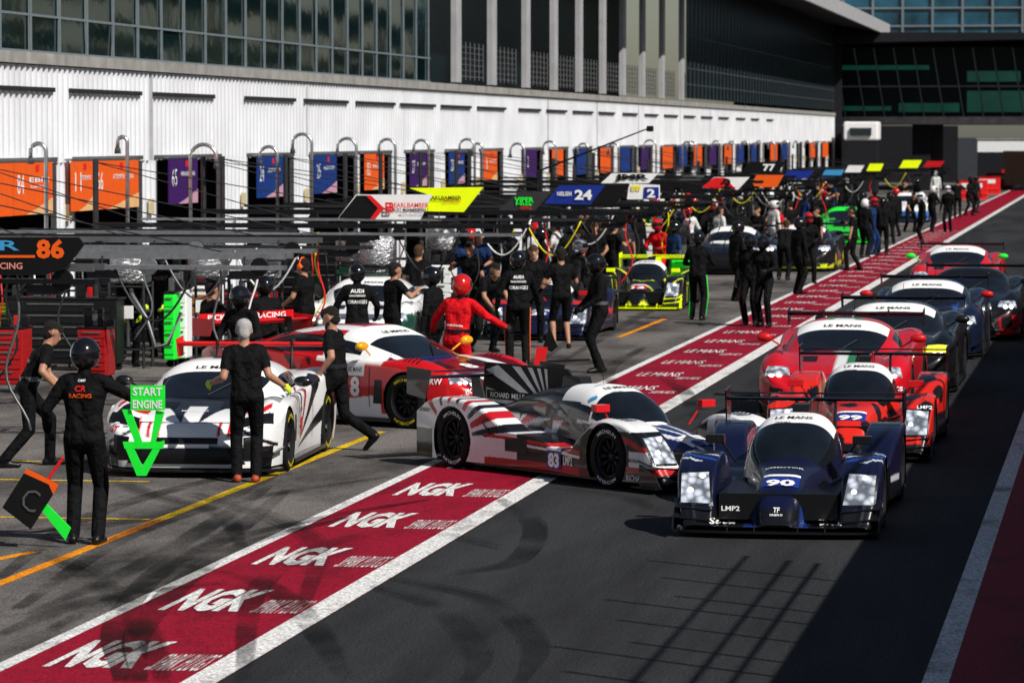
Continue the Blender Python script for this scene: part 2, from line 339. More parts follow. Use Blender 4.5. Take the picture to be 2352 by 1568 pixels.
# ---------------------------------------------------------------- GT racing car
def gtW(x): return ci(x,[-2.35,-2.1,-1.3,-.5,.3,1.4,1.85,2.1,2.25,2.32],[.86,.96,1.0,.95,.94,.99,.96,.86,.72,.55])
def make_gt(label,loc,rz,livery,wingm=CARB,mirm=CARB,banner=WHT,near=True,res=1,rimm=RIM,slim=False,hlm=HL,decals=(),splm=CARB,letter=None,bantext='LE MANS',group=None,lamps=True,flap=None):
    t=thing('grand_touring_racing_car',label,'racing car',loc,rz,group)
    kk=.93 if slim else 1
    def gtZ(x,y,W):
        ay=np.abs(y)
        hc=ci(x,[-2.35,-2.1,-1.3,-.5,.4,.9,1.5,2.0,2.25,2.32],[.9,.97,.98,.93,.87,.85,.77,.65,.52,.42]); hf=ci(x,[-2.35,-2.1,-1.3,-.6,.2,.8,1.4,1.85,2.15,2.32],[.86,.97,1.02,.87,.83,.82,.88,.77,.58,.4])
        s=np.exp(-((ay-.8*W)/.15)**2); Z=hc+(hf-hc)*s
        e=np.clip(1-(W-ay)/.1,0,1); return (Z-.08*(1-np.sqrt(1-np.minimum(e**2,1))))*kk
    P,mask=shell(gtW,gtZ,.11,-2.35,2.32,int(150*res),int(80*res),int(30*res),(1.38,-1.3),.372,.35,.06)
    _,V1,q1=grid_obj('bodywork',P,mask,PAINT,t,livery)
    xs=np.linspace(-2.0,1.05,int(80*res)+1); th=np.radians(np.linspace(0,180,int(72*res)+1)); C=[]
    for x in xs:
        wb=float(ci(x,[-2.0,-1.4,-.7,-.2,.15,.5,1.05],[.45,.66,.78,.82,.82,.8,.66])); h=float(ci(x,[-2.0,-1.4,-.7,-.2,.12,.5,1.05],[.96,1.1,1.215,1.245,1.225,1.09,.84]))*kk; zb=.8*kk
        c=np.cos(th); s=np.sin(th); k=s**.62
        C.append(np.stack([np.full(len(th),x),wb*np.sign(c)*np.abs(c)**.55*(1-.24*k),zb+(h-zb)*k],-1))
    C=np.array(C); xc=(xs[:-1]+xs[1:])/2; tc=np.degrees((th[:-1]+th[1:])/2); X,T=np.meshgrid(xc,tc,indexing='ij')
    ws=(X>.44)&(X<1.0)&(T>34)&(T<146); bn=(X>.08)&(X<=.44)&(T>36)&(T<144); sl=(X>-.95)&(X<.42)&(T>6)&(T<26); sr=(X>-.95)&(X<.42)&(T>154)&(T<174); rw=(X<-1.1)&(X>-1.75)&(T>45)&(T<135)
    _,V2,q2=grid_obj('roof',C,~(ws|bn|sl|sr|rw),PAINT,t,livery); _,V3,q3=grid_obj('windscreen',C,ws,GLASS,t); _,V4,q4=grid_obj('windscreen_banner',C,bn,banner,t)
    grid_obj('side_window',C,sl,GLASS,t); grid_obj('side_window',C,sr,GLASS,t); grid_obj('rear_window',C,rw,GLASS,t)
    bv=bvh_of([(V1,q1),(V2,q2),(V3,q3),(V4,q4)])
    MB().box((0,0,.32),(4.2,1.2,.4)).build('underbody',BLK,t)
    pts=[(1.9,-1.0,.07)]+[(1.9+.52*math.cos(a)**.7 if abs(a)<pi/2-.01 else 1.9,1.0*math.sin(a),.07) for a in np.linspace(-pi/2+.02,pi/2-.02,17)]+[(1.9,1.0,.07)]
    MB().plate(pts,(0,0,.025)).build('splitter',splm,t)
    for s_ in(-1,1):
        MB().plate([(1.85,s_*.93,.28),(2.15,s_*.8,.2),(2.2,s_*.9,.22),(1.88,s_*1.03,.31)],(0,0,.012)).build('dive_plane',CARB,t)
        MB().box((.05,s_*.95,.1),(2.2,.12,.05)).build('side_skirt',CARB,t)
        mm=MB(); mm.tube([(.62,s_*.8,.9*kk),(.66,s_*.95,1.0*kk)],.013,6); mm.ell((.68,s_*1.02,1.02*kk),(.06,.11,.06)); mm.build('mirror',mirm,t,True)
        wheel(t,1.38,s_*.85,.345,.29,rimm,letter); wheel(t,-1.3,s_*.84,.35,.31,rimm,letter)
        cs=[(-.5,-.5),(.5,-.1),(.45,.5),(-.4,.1)] if slim else [(-.5,-.5),(.5,-.4),(.4,.45),(-.4,.45)]
        if s_<0: cs=[(-cs[1][0],cs[1][1]),(-cs[0][0],cs[0][1]),(-cs[3][0],cs[3][1]),(-cs[2][0],cs[2][1])]
        hl=decal('headlight',patch(8,6,cs),.38 if slim else .34,.24 if slim else .17,(2.0,s_*.72,.64*kk),(1,0,.35),(0,0,1),BLK if slim else hlm,t,bv,.01)
        if lamps:
            for dy in((-.05,.05)):
                hit=bv.ray_cast(Vector((2.7,s_*.74+dy,.63*kk+(s_*dy*.3 if slim else 0))),Vector((-1,0,-.05)),1.5)
                if hit[0]: MB().ell(hit[0]+Vector((.012,0,0)),(.015,.035,.018 if near else .045),10,6).build('lamp',hlm if slim else LAMP,hl,True)
        decal('bonnet_vent',patch(),.22,.3,(1.45,s_*.36,.85),(0,0,1),(1,0,0),BLK,t,bv,.006)
        decal('bumper_duct',patch(4,6,[(-.5,-.5),(.5,-.3),(.4,.5),(-.5,.4)] if s_>0 else [(-.5,-.3),(.5,-.5),(.5,.4),(-.4,.5)]),.22,.24,(2.2,s_*.72,.34),(1,s_*.3,0),(0,0,1),BLK,t,bv,.008)
        if near:
            for k in range(4): decal('fender_louvre',patch(1,4),.025,.2,(1.5-k*.07,s_*.8,.95),(0,0,1),(0,1,0),BLK,t,bv,.006)
            decal('door_seam',patch(1,8),.012,.5,(.75,s_*1.0,.5),(0,s_,0),(0,0,1),BLK,t,bv,.004); decal('door_seam',patch(1,8),.012,.5,(-.45,s_*1.0,.5),(0,s_,0),(0,0,1),BLK,t,bv,.004)
            decal('side_duct',patch(4,4,[(-.5,-.5),(.5,-.5),(.3,.5),(-.5,.5)] if s_>0 else [(-.5,-.5),(.5,-.5),(.5,.5),(-.3,.5)]),.16,.3,(.9,s_*1.0,.45),(0,s_,0),(0,0,1),BLK,t,bv,.005)
    decal('grille',patch(12,6,[(-.5,-.5),(.5,-.5),(.42,.5),(-.42,.5)]),1.3,.17,(2.3,0,.24),(1,0,0),(0,0,1),BLK,t,bv,.01)
    decal('grille',patch(12,4),.7,.07,(2.3,0,.4),(1,0,0.2),(0,0,1),BLK,t,bv,.01)
    if near: decal('bonnet_seam',patch(12,1),1.2,.012,(2.1,0,.62),(.5,0,1),(-1,0,0),BLK,t,bv,.004)
    wg=MB(); prof=[(0,0),(.05,.035),(.15,.045),(.32,.0),(.15,.0),(.05,-.02)]
    wg.plate([(-2.05-a,-.93,1.22-b) for a,b in prof],(0,1.86,0)); w_=wg.build('rear_wing',wingm,t)
    if flap: 
        MB().box((-2.34,0,1.27),(.02,1.82,.13)).build('wing_flap',wingm,w_); decal('wing_lettering',text_mesh(flap[0],.02),flap[1],.075,(-2.328,0,1.28),(1,0,0),(0,0,1),WHT,t,None,.004)
    for s_ in(-1,1):
        MB().plate([(-2.0,s_*.935,1.27),(-2.42,s_*.935,1.29),(-2.42,s_*.935,1.05),(-2.1,s_*.935,1.05)],(0,s_*.012,0)).build('end_plate',wingm,w_)
        MB().plate([(-1.85,s_*.45,.9),(-2.0,s_*.45,.9),(-2.02,s_*.45,1.18),(-2.2,s_*.45,1.22),(-2.2,s_*.45,1.27),(-1.95,s_*.45,1.27)],(0,.015,0)).build('wing_support',BLK,w_)
    MB().tube([(1.0,0,.87*kk),(.75,.22,1.0*kk)],.008,5).build('wiper',BLK,t)
    MB().tube([(-.4,.1,1.22*kk),(-.45,.1,1.5*kk)],.004,4).build('antenna',BLK,t)
    decal('roof_hatch',patch(),.3,.4,(-.3,0,1.2),(0,0,1),(1,0,0),BLK,t,bv,.006)
    if near:
        if bantext: decal('banner_lettering',text_mesh(bantext,.02),.5,.065,(.34,0,1.16*kk),(1,0,1),(0,0,1),BLK,t,bv,.012)
        for d in decals: decal('sticker',text_mesh(d[0],d[6] if len(d)>6 else .02),d[1],d[2],d[3],d[4],(0,0,1),d[5],t,bv,.012)
    return t,bv
# colour painters
def base(x,c): return np.tile(np.array(c,float),(len(x),1))
def put(C,m,c): C[m]=c
W_=(.85,.85,.85); K_=(.006,.006,.008); R_=(.5,.01,.015)
def liv90(x,y,z):
    C=base(x,(.004,.006,.028)); put(C,z<.26,K_); ay=np.abs(y)
    for o,c in((0,(.6,.65,.75)),(.09,(.01,.06,.4)),(.2,(.6,.65,.75))):
        put(C,(np.abs(z-(.36+o)-.42*(x-1.2)*-1)<.018)&(ay>.92)&(x<1.9)&(x>.6),c); put(C,(np.abs(x-1.75+o*1.2-(.9-ay)*.5)<.02)&(ay>.6)&(z>.66)&(x>1.4),c)
    put(C,(ay<.3)&(x>1.2)&(ay>.36-.16*(x-1.2)),(.01,.03,.15)); put(C,(np.abs(z-.3)<.03)&(ay>.82)&(x<.8)&(x>-1),(.6,.6,.65)); return C
def liv99(x,y,z):
    C=base(x,(.68,.02,.01)); n=np.sin(x*9+np.sin(y*11)*1.6+z*5)+np.sin(y*13+np.sin(x*7)*2-z*8); put(C,n>.7,K_); put(C,z<.22,K_)
    ay=np.abs(y); put(C,(ay>.8)&(z<.36)&(x<1.0),K_); return C
def liv83(x,y,z):
    C=base(x,W_); ay=np.abs(y)
    a=(np.degrees(np.arctan2(z-.34,-(x+1.5)))+360)%360; r=np.hypot(z-.34,x+1.5)
    for c0,wd,cc in((40,4,(.5,.01,.015)),(62,3,K_),(84,4,(.5,.01,.015)),(106,3.4,K_),(126,4.5,(.5,.01,.015)),(143,3.5,K_),(157,4.5,(.5,.01,.015)),(170,3,K_)):
        put(C,(np.abs(a-c0)<wd)&(r>.4)&(x<-.3)&((x>-2.3)),cc)
    put(C,(x<-1.9)&(z<.42),K_)
    mid=(x>-.35)&(x<.95)&(ay>.44); put(C,mid,K_)
    sd=(x>-.9)&(x<1.05)&(ay>.6); put(C,sd&(np.abs(z-.38+.04*x)<.018),(.6,.01,.012)); put(C,sd&(np.abs(z-.33+.04*x)<.014),W_); put(C,sd&(z<.18),(.4,.01,.012))
    fr=(x>.95)&(ay>.5); put(C,fr,K_); put(C,fr&(z>.62),W_); put(C,fr&(ay>.8)&(np.abs(z-(.56-.35*(x-1.5)**2*np.sign(x-1.5)))<.03)&(x>1.2),(.55,.01,.015)); put(C,fr&(x>1.85)&(z<.42)&(z>.26),W_); put(C,fr&(x>1.7)&(z<.26)&(z>.2),(.5,.01,.015))
    no=(ay<.47)&(x>.95); put(C,no,(.01,.02,.12)); put(C,no&((ay*1.0+x*.15)%.13<.04),W_)
    cn=(z>.6)&(ay<.5)&(x<.2)&(x>-1.9); put(C,cn,(.012,.012,.014)); put(C,(z>.6)&(ay<.5)&(x>.2)&(x<1),W_); return C
def liv8(x,y,z):
    C=base(x,(.58,.006,.01)); ay=np.abs(y); put(C,(z<.3+.12*np.abs(x))&(x<.95)&(x>-.9)&(ay>.7)&(z<.4),W_)
    put(C,(z>.8)&(z<.92)&(x<.95)&(x>-.2)&(ay>.6),W_); hood=(ay<.72)&(x>.8)&(z>.5); put(C,hood,(.12,.003,.01)); put(C,hood&(np.abs(ay-.58)<.045),W_)
    put(C,hood&(x<1.2)&(ay<.3),(.01,.012,.09)); put(C,hood&(x>1.9)&(ay<.3),W_)
    rf=(z>1.13); put(C,rf,(.5,.01,.012)); put(C,rf&(ay>.3)&(ay<.5),W_); put(C,(z>.9)&(x>.0)&(ay>.45)&(z<1.2),W_); put(C,(x<-1.2)&(z<.35),W_)
    put(C,(z>.66)&(z<.86)&(x<-.3)&(ay>.7)&(((x+z*.9)%.34)<.1),K_); put(C,(z>.9)&(x<-.3)&(z<1.12)&(ay>.5),K_); put(C,(z<.18),W_); put(C,(ay>.75)&(x>1.75)&(np.abs(z-.35-.3*(x-1.9))<.02),W_); return C
def liv9(x,y,z):
    C=base(x,W_); ay=np.abs(y)
    a=np.degrees(np.arctan2(z-.15,(x-.6))); r=np.hypot(z-.15,x-.6)
    put(C,(ay>.78)&(z>.14)&((a%15)<6)&(x<.7)&(r>.2)&(a>80),K_); put(C,(ay>.78)&(z>.16)&((a%45)<4)&(x<.7)&(a>80),(.6,.01,.01)); put(C,(ay>.9)&(z>.14)&(z<.55)&(x>1.7),W_)
    put(C,(ay<.5)&(x>1.0)&(x<1.8+.35*np.cos(y*7))&(z>.5),K_); put(C,(ay<.1)&(x>1.5)&(z>.5),W_); put(C,(x>2.0)&(z<.34),K_); put(C,(x>2.2)&(z<.18),W_)
    put(C,(np.abs(ay-.52)<.03)&(x>.9)&(x<1.8)&(z>.5),(.6,.01,.01)); put(C,(ay>.5)&(ay<.66)&(x>1.7)&(x<1.85)&(z>.55),(.6,.01,.01)); put(C,(ay>.3)&(ay<.6)&(x>2.05)&(z>.44)&(((y*9)%1)<.3),(.6,.01,.01))
    put(C,(np.sin(x*7+y*15)>.65)&(x>1.1)&(ay>.55)&(ay<.85)&(z>.6),K_); put(C,(np.sin(x*7+y*15+2)>.85)&(x>1.1)&(ay>.55)&(ay<.85)&(z>.6),(.6,.01,.01)); put(C,(ay>.55)&(x>1.9)&(np.abs(z-.46+.5*(ay-.7))<.02),K_); put(C,(z>1.04)&(ay<.5),W_); return C
def livRG(x,y,z):
    C=base(x,(.55,.006,.015)); ay=np.abs(y); c=(ay<.5)&(z>.45)&(x>.8); put(C,c&(y>.14)&(y<.24),(.01,.2,.06)); put(C,c&(y<.14)&(y>-.02),W_); put(C,(z>1.1)&(ay<.12),W_)
    put(C,(z>1.1)&(ay>.12)&(ay<.22),(.01,.2,.06)); put(C,(z<.2),K_); return C
def plain(c,c2=None,f=None,c3=None):
    def g(x,y,z):
        C=base(x,c)
        if c2 is not None: put(C,f(x,np.abs(y),z),c2)
        return C
    return g
def at(u,v,L=0,rz=-pi/2):
    p=WZ(u,v); return (p.x-math.cos(rz)*L,p.y-math.sin(rz)*L,0)
make_lmp('navy prototype racing car numbered 90 with lit headlights, front of the lane queue',at(1780,1238,2.4),-pi/2,liv90,num='90',res=1.5,decals=[
 ('ESMOTOR',.36,.035,(1.45,0,.66),(.5,0,1),WHT),('SuCo.',.22,.06,(2.4,.5,.16),(1,0,.1),WHT),('SuCo.',.22,.06,(2.4,-.5,.16),(1,0,.1),WHT),('LMP2',.17,.045,(2.3,-.42,.27),(1,0,.1),WHT),('TF',.06,.05,(2.35,0,.27),(1,0,.2),WHT),('GREEN-D',.12,.02,(2.35,0,.22),(1,0,.2),WHT),('ES',.12,.09,(1.9,-.9,.5),(0,-1,0),WHT)],letter=None)
p0=WZ(1395,1122); p1=WZ(1075,1080); hd=math.atan2(p0.y-p1.y,p0.x-p1.x)
q=p0+Vector((-math.sin(hd),math.cos(hd),0))*.93; loc83=(q.x-math.cos(hd)*1.45,q.y-math.sin(hd)*1.45,0)
FINM=mat('fin_black',(.012,.012,.013),.6,spec=.15)
c83,bv83=make_lmp('white, black and red sunray prototype racing car numbered 83 pulling out across the lane',loc83,hd,liv83,num='83',numbg=WHT,numc=BLU,finm=FINM,mirm=RED,wingm=CARB,letter=WHT,res=2.2,finh=1.12,decals=[
 ('JERSERV',.28,.06,(-2.08,-.95,.62),(0,-1,0),BLK),('LMP2',.22,.1,(.69,-.95,.24),(0,-1,0),WHT),('RICHARD',.34,.06,(2.0,-.95,.15),(0,-1,0),WHT),('MICHELIN',.2,.035,(1.95,-.95,.33),(0,-1,0),BLK),('S',.12,.2,(-.86,-.95,.5),(0,-1,.2),BLK,-.02)])
decal('number_board',patch(),.3,.23,(.36,-.95,.24),(0,-1,0),(0,0,1),BLU,c83,bv83,.01); decal('race_number',text_mesh('83',.05),.24,.16,(.36,-.95,.22),(0,-1,0),(0,0,1),WHT,c83,bv83,.016)
decal('number_board_header',patch(),.3,.035,(.36,-.95,.34),(0,-1,0),(0,0,1),WHT,c83,bv83,.014)
SG=mat('stripe_grey',(.6,.6,.6),.5,spec=.15)
ox,oz=-.95,.62
for k in range(6):
    a0=R(95+k*15); a1=a0+R(7); pts=[]
    for aa in(a0,a1):
        dx,dz=math.cos(aa),math.sin(aa); pts.append(min((1.1-oz)/max(dz,1e-3),(ox+2.22)/max(-dx,1e-3)))
    P4=[(ox+math.cos(a)*r_,-.0135,oz+math.sin(a)*r_) for a,r_ in((a0,.14),(a0,pts[0]),(a1,pts[1]),(a1,.14))]
    MB().add(P4,[(0,1,2,3)]).build('fin_stripe',SG,c83)
MB().box((-1.75,-.0145,.76),(.9,.001,.1)).build('fin_panel',FINM,c83)
for tx,xx,wd in(('RICHARD',-1.93,.38),('MILLE',-1.56,.26)): decal('fin_lettering',text_mesh(tx),wd,.06,(xx,-.016,.76),(0,-1,0),(0,0,1),WHT,c83,None,.004)
make_lmp('red and black camouflage prototype racing car numbered 99 behind the navy one',at(1945,1062,2.4),-pi/2,liv99,num='99',res=1.3,wingm=CARB,mirm=RED,finm=RED,splm=CARB,decals=[('LMP2',.17,.045,(1.95,.85,.6),(1,0,.2),WHT)])
g8p=WZ(932,985); h8=R(-31)
g8,bv8=make_gt('red and white grand touring car numbered 8 with yellow mirrors angled in its pit box',(g8p.x-math.cos(h8)*1.38-math.sin(h8)*.97,g8p.y-math.sin(h8)*1.38+math.cos(h8)*.97,0),h8,liv8,wingm=RED,res=1.5,mirm=mat('amber',(.8,.35,.0),.3,0,.5),letter=YEL,flap=('PICK A BOX RACING',1.5),decals=[
 ('8',.17,.26,(.5,-1,.5),(0,-1,0),WHT,.04),('GT',.14,.09,(.1,-1,.48),(0,-1,0),WHT),('PICK A BOX',.4,.06,(2.1,-.5,.5),(1,-.5,0),WHT),('CER',.2,.07,(2.25,.4,.5),(1,.2,0),WHT),('PRW',.22,.08,(1.85,-.98,.62),(.3,-1,0),WHT),('8',.22,.26,(1.6,.0,.8),(.2,0,1),WHT,.04),('TotalEnergies',.2,.035,(.2,-1,.26),(0,-1,0),REDD)])
decal('race_sticker',patch(),.32,.16,(.5,-1,.72),(0,-1,0),(0,0,1),WHT,g8,bv8,.008); decal('race_sticker_lettering',text_mesh('LE MANS'),.24,.06,(.5,-1,.72),(0,-1,0),(0,0,1),BLK,g8,bv8,.014)
make_gt('white grand touring car with black ray stripes and red wing in the nearest pit box',at(425,1098,2.35,R(-87)),R(-87),liv9,wingm=REDD,slim=True,letter=YEL,res=1.8,decals=[('METODO',.3,.045,(1.75,0,.7),(.5,0,1),WHT),('9',.16,.24,(.35,.99,.42),(0,1,0),REDD,.04),('GT',.14,.07,(2.1,-.8,.5),(1,-.4,0.3),REDD),('LE MANS',.18,.04,(.35,.99,.62),(0,1,0),BLK)])
make_gt('white grand touring car with dark green lettered rear wing behind the red number 8',at(855,800,0),-pi/2+R(3),plain(W_,(.01,.06,.04),lambda x,ay,z:(ay>.6)&(z<.7)),wingm=DGR,flap=('德润环球',1.1))
make_lmp('dark blue prototype with red stripes in the pit box behind two crew members',at(1228,783,2.4),-pi/2,plain((.005,.008,.03),(.6,.02,.02),lambda x,ay,z:(np.abs(z-.5-.1*x)<.04)&(ay>.3)),num='25',res=.7,mirm=RED)
make_lmp('black, yellow and red prototype with white windscreen band in the middle of the pit row',at(1458,714,2.4),-pi/2,plain(K_,(.75,.85,.02),lambda x,ay,z:(((ay*1.2+x*.8)%.5)<.06)),num='13',res=.9,finm=FLY,wingm=FLY,roofc=WHT,numbg=RED,splm=FLY,mirm=FLY)
gt=make_gt
gt('black and white grand touring car beyond the black and yellow prototype',at(1665,632,2.35),-pi/2,plain(K_,W_,lambda x,ay,z:(ay<.5)&(z>.8)),res=.5,near=False)
gt('dark grand touring car with yellow rims behind the group of mechanics',at(1830,625,2.35),-pi/2,plain((.01,.01,.012),(.6,.7,.02),lambda x,ay,z:(z<.22)),res=.5,near=False,rimm=YEL)
gt('bright green grand touring car with lit headlights far down the pit row',at(1932,562,2.35),-pi/2,plain((.02,.5,.04),K_,lambda x,ay,z:(ay<.3)&(z>.6)),res=.5,near=False,banner=GRN,mirm=GRN,splm=GRN)
gt('pale blue and white grand touring car farthest along the pit row',at(2078,512,2.35),-pi/2,plain(W_,(.05,.2,.6),lambda x,ay,z:(z<.5)),res=.5,near=False)
def qy(u,nose): 
    d=ray(u,310); return (d.x/d.y*nose,nose+2.35,0)
gt('red grand touring car with a green and white bonnet stripe queued behind the camouflage prototype',qy(1912,49.2),-pi/2,livRG,mirm=RED,decals=[('mics',.3,.08,(2.1,.75,.45),(1,.3,.1),WHT),('eCigs',.2,.06,(2.2,-.75,.2),(1,-.3,.1),WHT),('dynamic',.3,.07,(1.9,-.8,.55),(1,-.3,.3),WHT)])
gt('matt black grand touring car with yellow headlights queued third row in the lane',qy(2035,54.6),-pi/2,plain((.005,.005,.006)),hlm=mat('yellow_lens',(.85,.8,.05),.3,emit=.4),near=True)
gt('dark navy grand touring car with red mirrors queued behind the matt black one',qy(2118,63.5),-pi/2,plain((.006,.01,.03),(.01,.06,.3),lambda x,ay,z:(np.abs(ay-.5)<.05)),mirm=RED,res=.7)
gt('black and red grand touring car on the shaded right edge of the queue',qy(2222,69.5),-pi/2,plain(K_,(.5,.01,.015),lambda x,ay,z:(z<.45)&(ay>.6)),res=.7,banner=BLK,near=False)
gt('red and white grand touring car with green mirrors at the back of the queue',qy(2192,84.),-pi/2,plain((.55,.01,.02),K_,lambda x,ay,z:(z<.4)),mirm=GRN,res=.7)
# ---------------------------------------------------------------- people
def ik(a,b,l1,l2,pole):
    a=Vector(a); b=Vector(b); d=b-a; L=min(d.length,(l1+l2)*.999); dn=d.normalized(); b=a+dn*L
    x=(l1*l1-l2*l2+L*L)/(2*L); h=math.sqrt(max(l1*l1-x*x,0)); p=Vector(pole); p=p-dn*p.dot(dn)
    p=p.normalized() if p.length>1e-4 else Vector((0,1,0)); return a+dn*x+p*h,b
POSE=dict(lean=4,side=0,pz=.95,hl=(.08,.3,.78),hr=(.08,-.3,.78),fl=(.05,.12,0),fr=(-.03,-.12,0),hy=0,hp=0,short=False,shorts=False,toeR=0,toeL=0,fpoleL=(1,.1,0),fpoleR=(1,-.1,0))
def person_body(pose,vox=.013,hairy=True):
    p=dict(POSE); p.update(pose); l=R(p['lean']); sl=R(p['side']); pel=Vector((0,0,p['pz']))
    sp=Vector((math.sin(l),math.sin(sl),math.cos(l))).normalized(); tw=R(p.get('twist',0)); sy=Matrix.Rotation(tw,3,'Z')@Vector((0,1,0)); Y=Vector((0,1,0))
    sy=(sy-sp*sy.dot(sp)).normalized(); caps=[]; fr=sy.cross(sp).normalized()
    A=lambda a,b,r0,r1,k: caps.append((Vector(a),Vector(b),r0,r1,k))
    wa=pel+sp*.17; ch=pel+sp*.35; sh=pel+sp*.465
    A(pel-Y*.07-Vector((0,0,.02)),pel+Y*.07-Vector((0,0,.02)),.115,.115,5); A(wa-sy*.06,wa+sy*.06,.1,.1,0); A(ch-sy*.08,ch+sy*.08,.118,.118,0); A(sh-sy*.145,sh+sy*.145,.066,.066,0)
    for k in(-1,1): A(pel+Y*.065*k+sp*.06,wa+sy*.06*k,.107,.1,0); A(wa+sy*.06*k,ch+sy*.08*k,.1,.114,0); A(ch+sy*.085*k,sh+sy*.105*k,.106,.072,0)
    nb=sh+sp*.03; hd=(sp+Vector((0,0,1))).normalized(); hc=nb+hd*.17+fr*.02; A(nb,hc,.058,.054,1)
    hm=Matrix.Rotation(R(p['hy']),3,'Z'); fx=hm@Vector((fr.x,fr.y,0)).normalized(); fy=Vector((0,0,1)).cross(fx); pr=Matrix.Rotation(R(p['hp']),3,fy); fx=pr@fx; fz=fx.cross(fy)
    A(hc+fz*.035-fx*.02,hc+fz*.03+fx*.012,.09,.086,1); A(hc+fx*.03+fz*.0,hc+fx*.055-fz*.085,.07,.045,1); A(hc+fx*.1+fz*.0,hc+fx*.112-fz*.03,.009,.014,1); A(hc+fx*.088-fz*.06,hc+fx*.09-fz*.062,.018,.018,1)
    for k in(-1,1): A(hc+fy*.082*k+fz*.015-fx*.01,hc+fy*.085*k-fz*.02-fx*.008,.016,.012,1); A(hc+fx*.078+fy*.03*k+fz*.028,hc+fx*.078+fy*.045*k+fz*.026,.016,.014,1)
    if hairy: A(hc+fz*.05-fx*.03,hc+fz*.055+fx*.03,.092,.08,4); A(hc+fz*.05-fx*.03,hc-fz*.03-fx*.04,.088,.07,4)
    fing=[]
    for k,hn in((1,p['hl']),(-1,p['hr'])):
        s0=sh+sy*.172*k-sp*.01; el,wr=ik(s0,hn,.29,.26,Vector((-.6,.5*k,-.3)) if not p.get('epole') else Vector(p['epole']))
        A(s0,s0+(el-s0)*.6,.066,.06,0)
        if p['short']: A(s0+(el-s0)*.6,el,.046,.043,1); A(el,el+(wr-el)*.4,.043,.041,1); A(el+(wr-el)*.4,wr,.04,.028,1)
        else: A(s0+(el-s0)*.5,el,.058,.053,0); A(el,wr,.053,.04,0)
        d=(wr-el).normalized(); n=Vector((.3,-k,0)); n=(n-d*n.dot(d)).normalized(); s_=d.cross(n); pe=wr+d*.085
        A(wr,pe,.028,.024,2); A(wr+s_*.018,pe+s_*.025,.019,.016,2); A(wr-s_*.018,pe-s_*.025,.019,.016,2)
        for q,(o,L) in enumerate(((-.033,.062),(-.011,.075),(.011,.08),(.033,.07))):
            b0=pe+s_*o-d*.005; c1=.35+p.get('curl',.15); b1=b0+(d*math.cos(c1)+n*math.sin(c1))*L*.5; c2=c1+.6+p.get('curl',.15); b2=b1+(d*math.cos(c2)+n*math.sin(c2))*L*.5
            fing.append((b0,b1,.0105,.0095)); fing.append((b1,b2,.0095,.008))
        tb=wr+d*.03+s_*.03; t1=tb+(d*.7+s_*.6+n*.3).normalized()*.04; t2=t1+(d*.9+n*.45).normalized()*.03; fing.append((tb,t1,.013,.011)); fing.append((t1,t2,.011,.009))
    for k,ft,toe,pole in((1,p['fl'],p['toeL'],p['fpoleL']),(-1,p['fr'],p['toeR'],p['fpoleR'])):
        ft=Vector(ft); hp=pel+Y*.088*k-Vector((0,0,.04)); an=ft+Vector((0,0,.09)); kn,an=ik(hp,an,.44,.44,pole)
        A(hp,kn,.099,.07,5)
        if p['shorts']: A(kn-Vector((0,0,.03)),kn+(an-kn)*.35,.052,.054,1); A(kn+(an-kn)*.35,an,.05,.034,1)
        else: A(kn,kn+(an-kn)*.4,.07,.067,5); A(kn+(an-kn)*.4,an,.066,.062,5)
        dr=Vector((math.cos(R(toe)),.15*k,math.sin(R(toe)))); hl=an-Vector((0,0,.045)); A(hl-dr*.05,hl+dr*.06,.045,.044,3); A(hl+dr*.06,hl+dr*.165-Vector((0,0,.012)),.042,.031,3)
    mb=MB()
    for a,b,r0,r1,k in caps: mb.cap(a,b,r0,r1)
    o=mb.build('tmp',CBLK); m=o.modifiers.new('r','REMESH'); m.mode='VOXEL'; m.voxel_size=vox; m2=o.modifiers.new('s','SMOOTH'); m2.factor=.5; m2.iterations=max(2,int(.05/vox))
    dg=bpy.context.evaluated_depsgraph_get(); me=bpy.data.meshes.new_from_object(o.evaluated_get(dg)); bpy.data.objects.remove(o)
    n=len(me.vertices); V=np.empty(n*3); me.vertices.foreach_get('co',V); V=V.reshape(-1,3); nf=len(me.polygons)
    c=np.empty(nf*3); me.polygons.foreach_get('center',c); c=c.reshape(-1,3); D=[]
    for a,b,r0,r1,k in caps:
        a=np.array(a);b=np.array(b); ab=b-a; t=np.clip(((c-a)@ab)/max(ab@ab,1e-9),0,1); D.append(np.linalg.norm(c-a-t[:,None]*ab,axis=1)-(r0+(r1-r0)*t))
    reg=np.array([k[4] for k in caps])[np.argmin(D,axis=0)]
    fb=MB()
    for a,b,r0,r1 in fing: fb.cap(a,b,r0,r1,6,2)
    Q=[tuple(pp.vertices) for pp in me.polygons]+[tuple(i+n for i in f) for f in fb.f]; VV=V.tolist()+fb.v; reg=list(reg)+[2]*len(fb.f)
    me2=bpy.data.meshes.new('body'); me2.from_pydata(VV,[],Q)
    for k in range(6): me2.materials.append(CBLK)
    me2.polygons.foreach_set('material_index',reg); me2.polygons.foreach_set('use_smooth',[True]*len(Q)); bpy.data.meshes.remove(me)
    return me2,dict(hc=hc,fx=fx,fy=fy,fz=fz,sh=sh,fr=fr,sp=sp,sy=sy,V=VV,Q=Q,pel=pel)
def xf(info,pts): 
    h=info['hc']; return [h+info['fx']*a+info['fy']*b+info['fz']*c for a,b,c in pts]
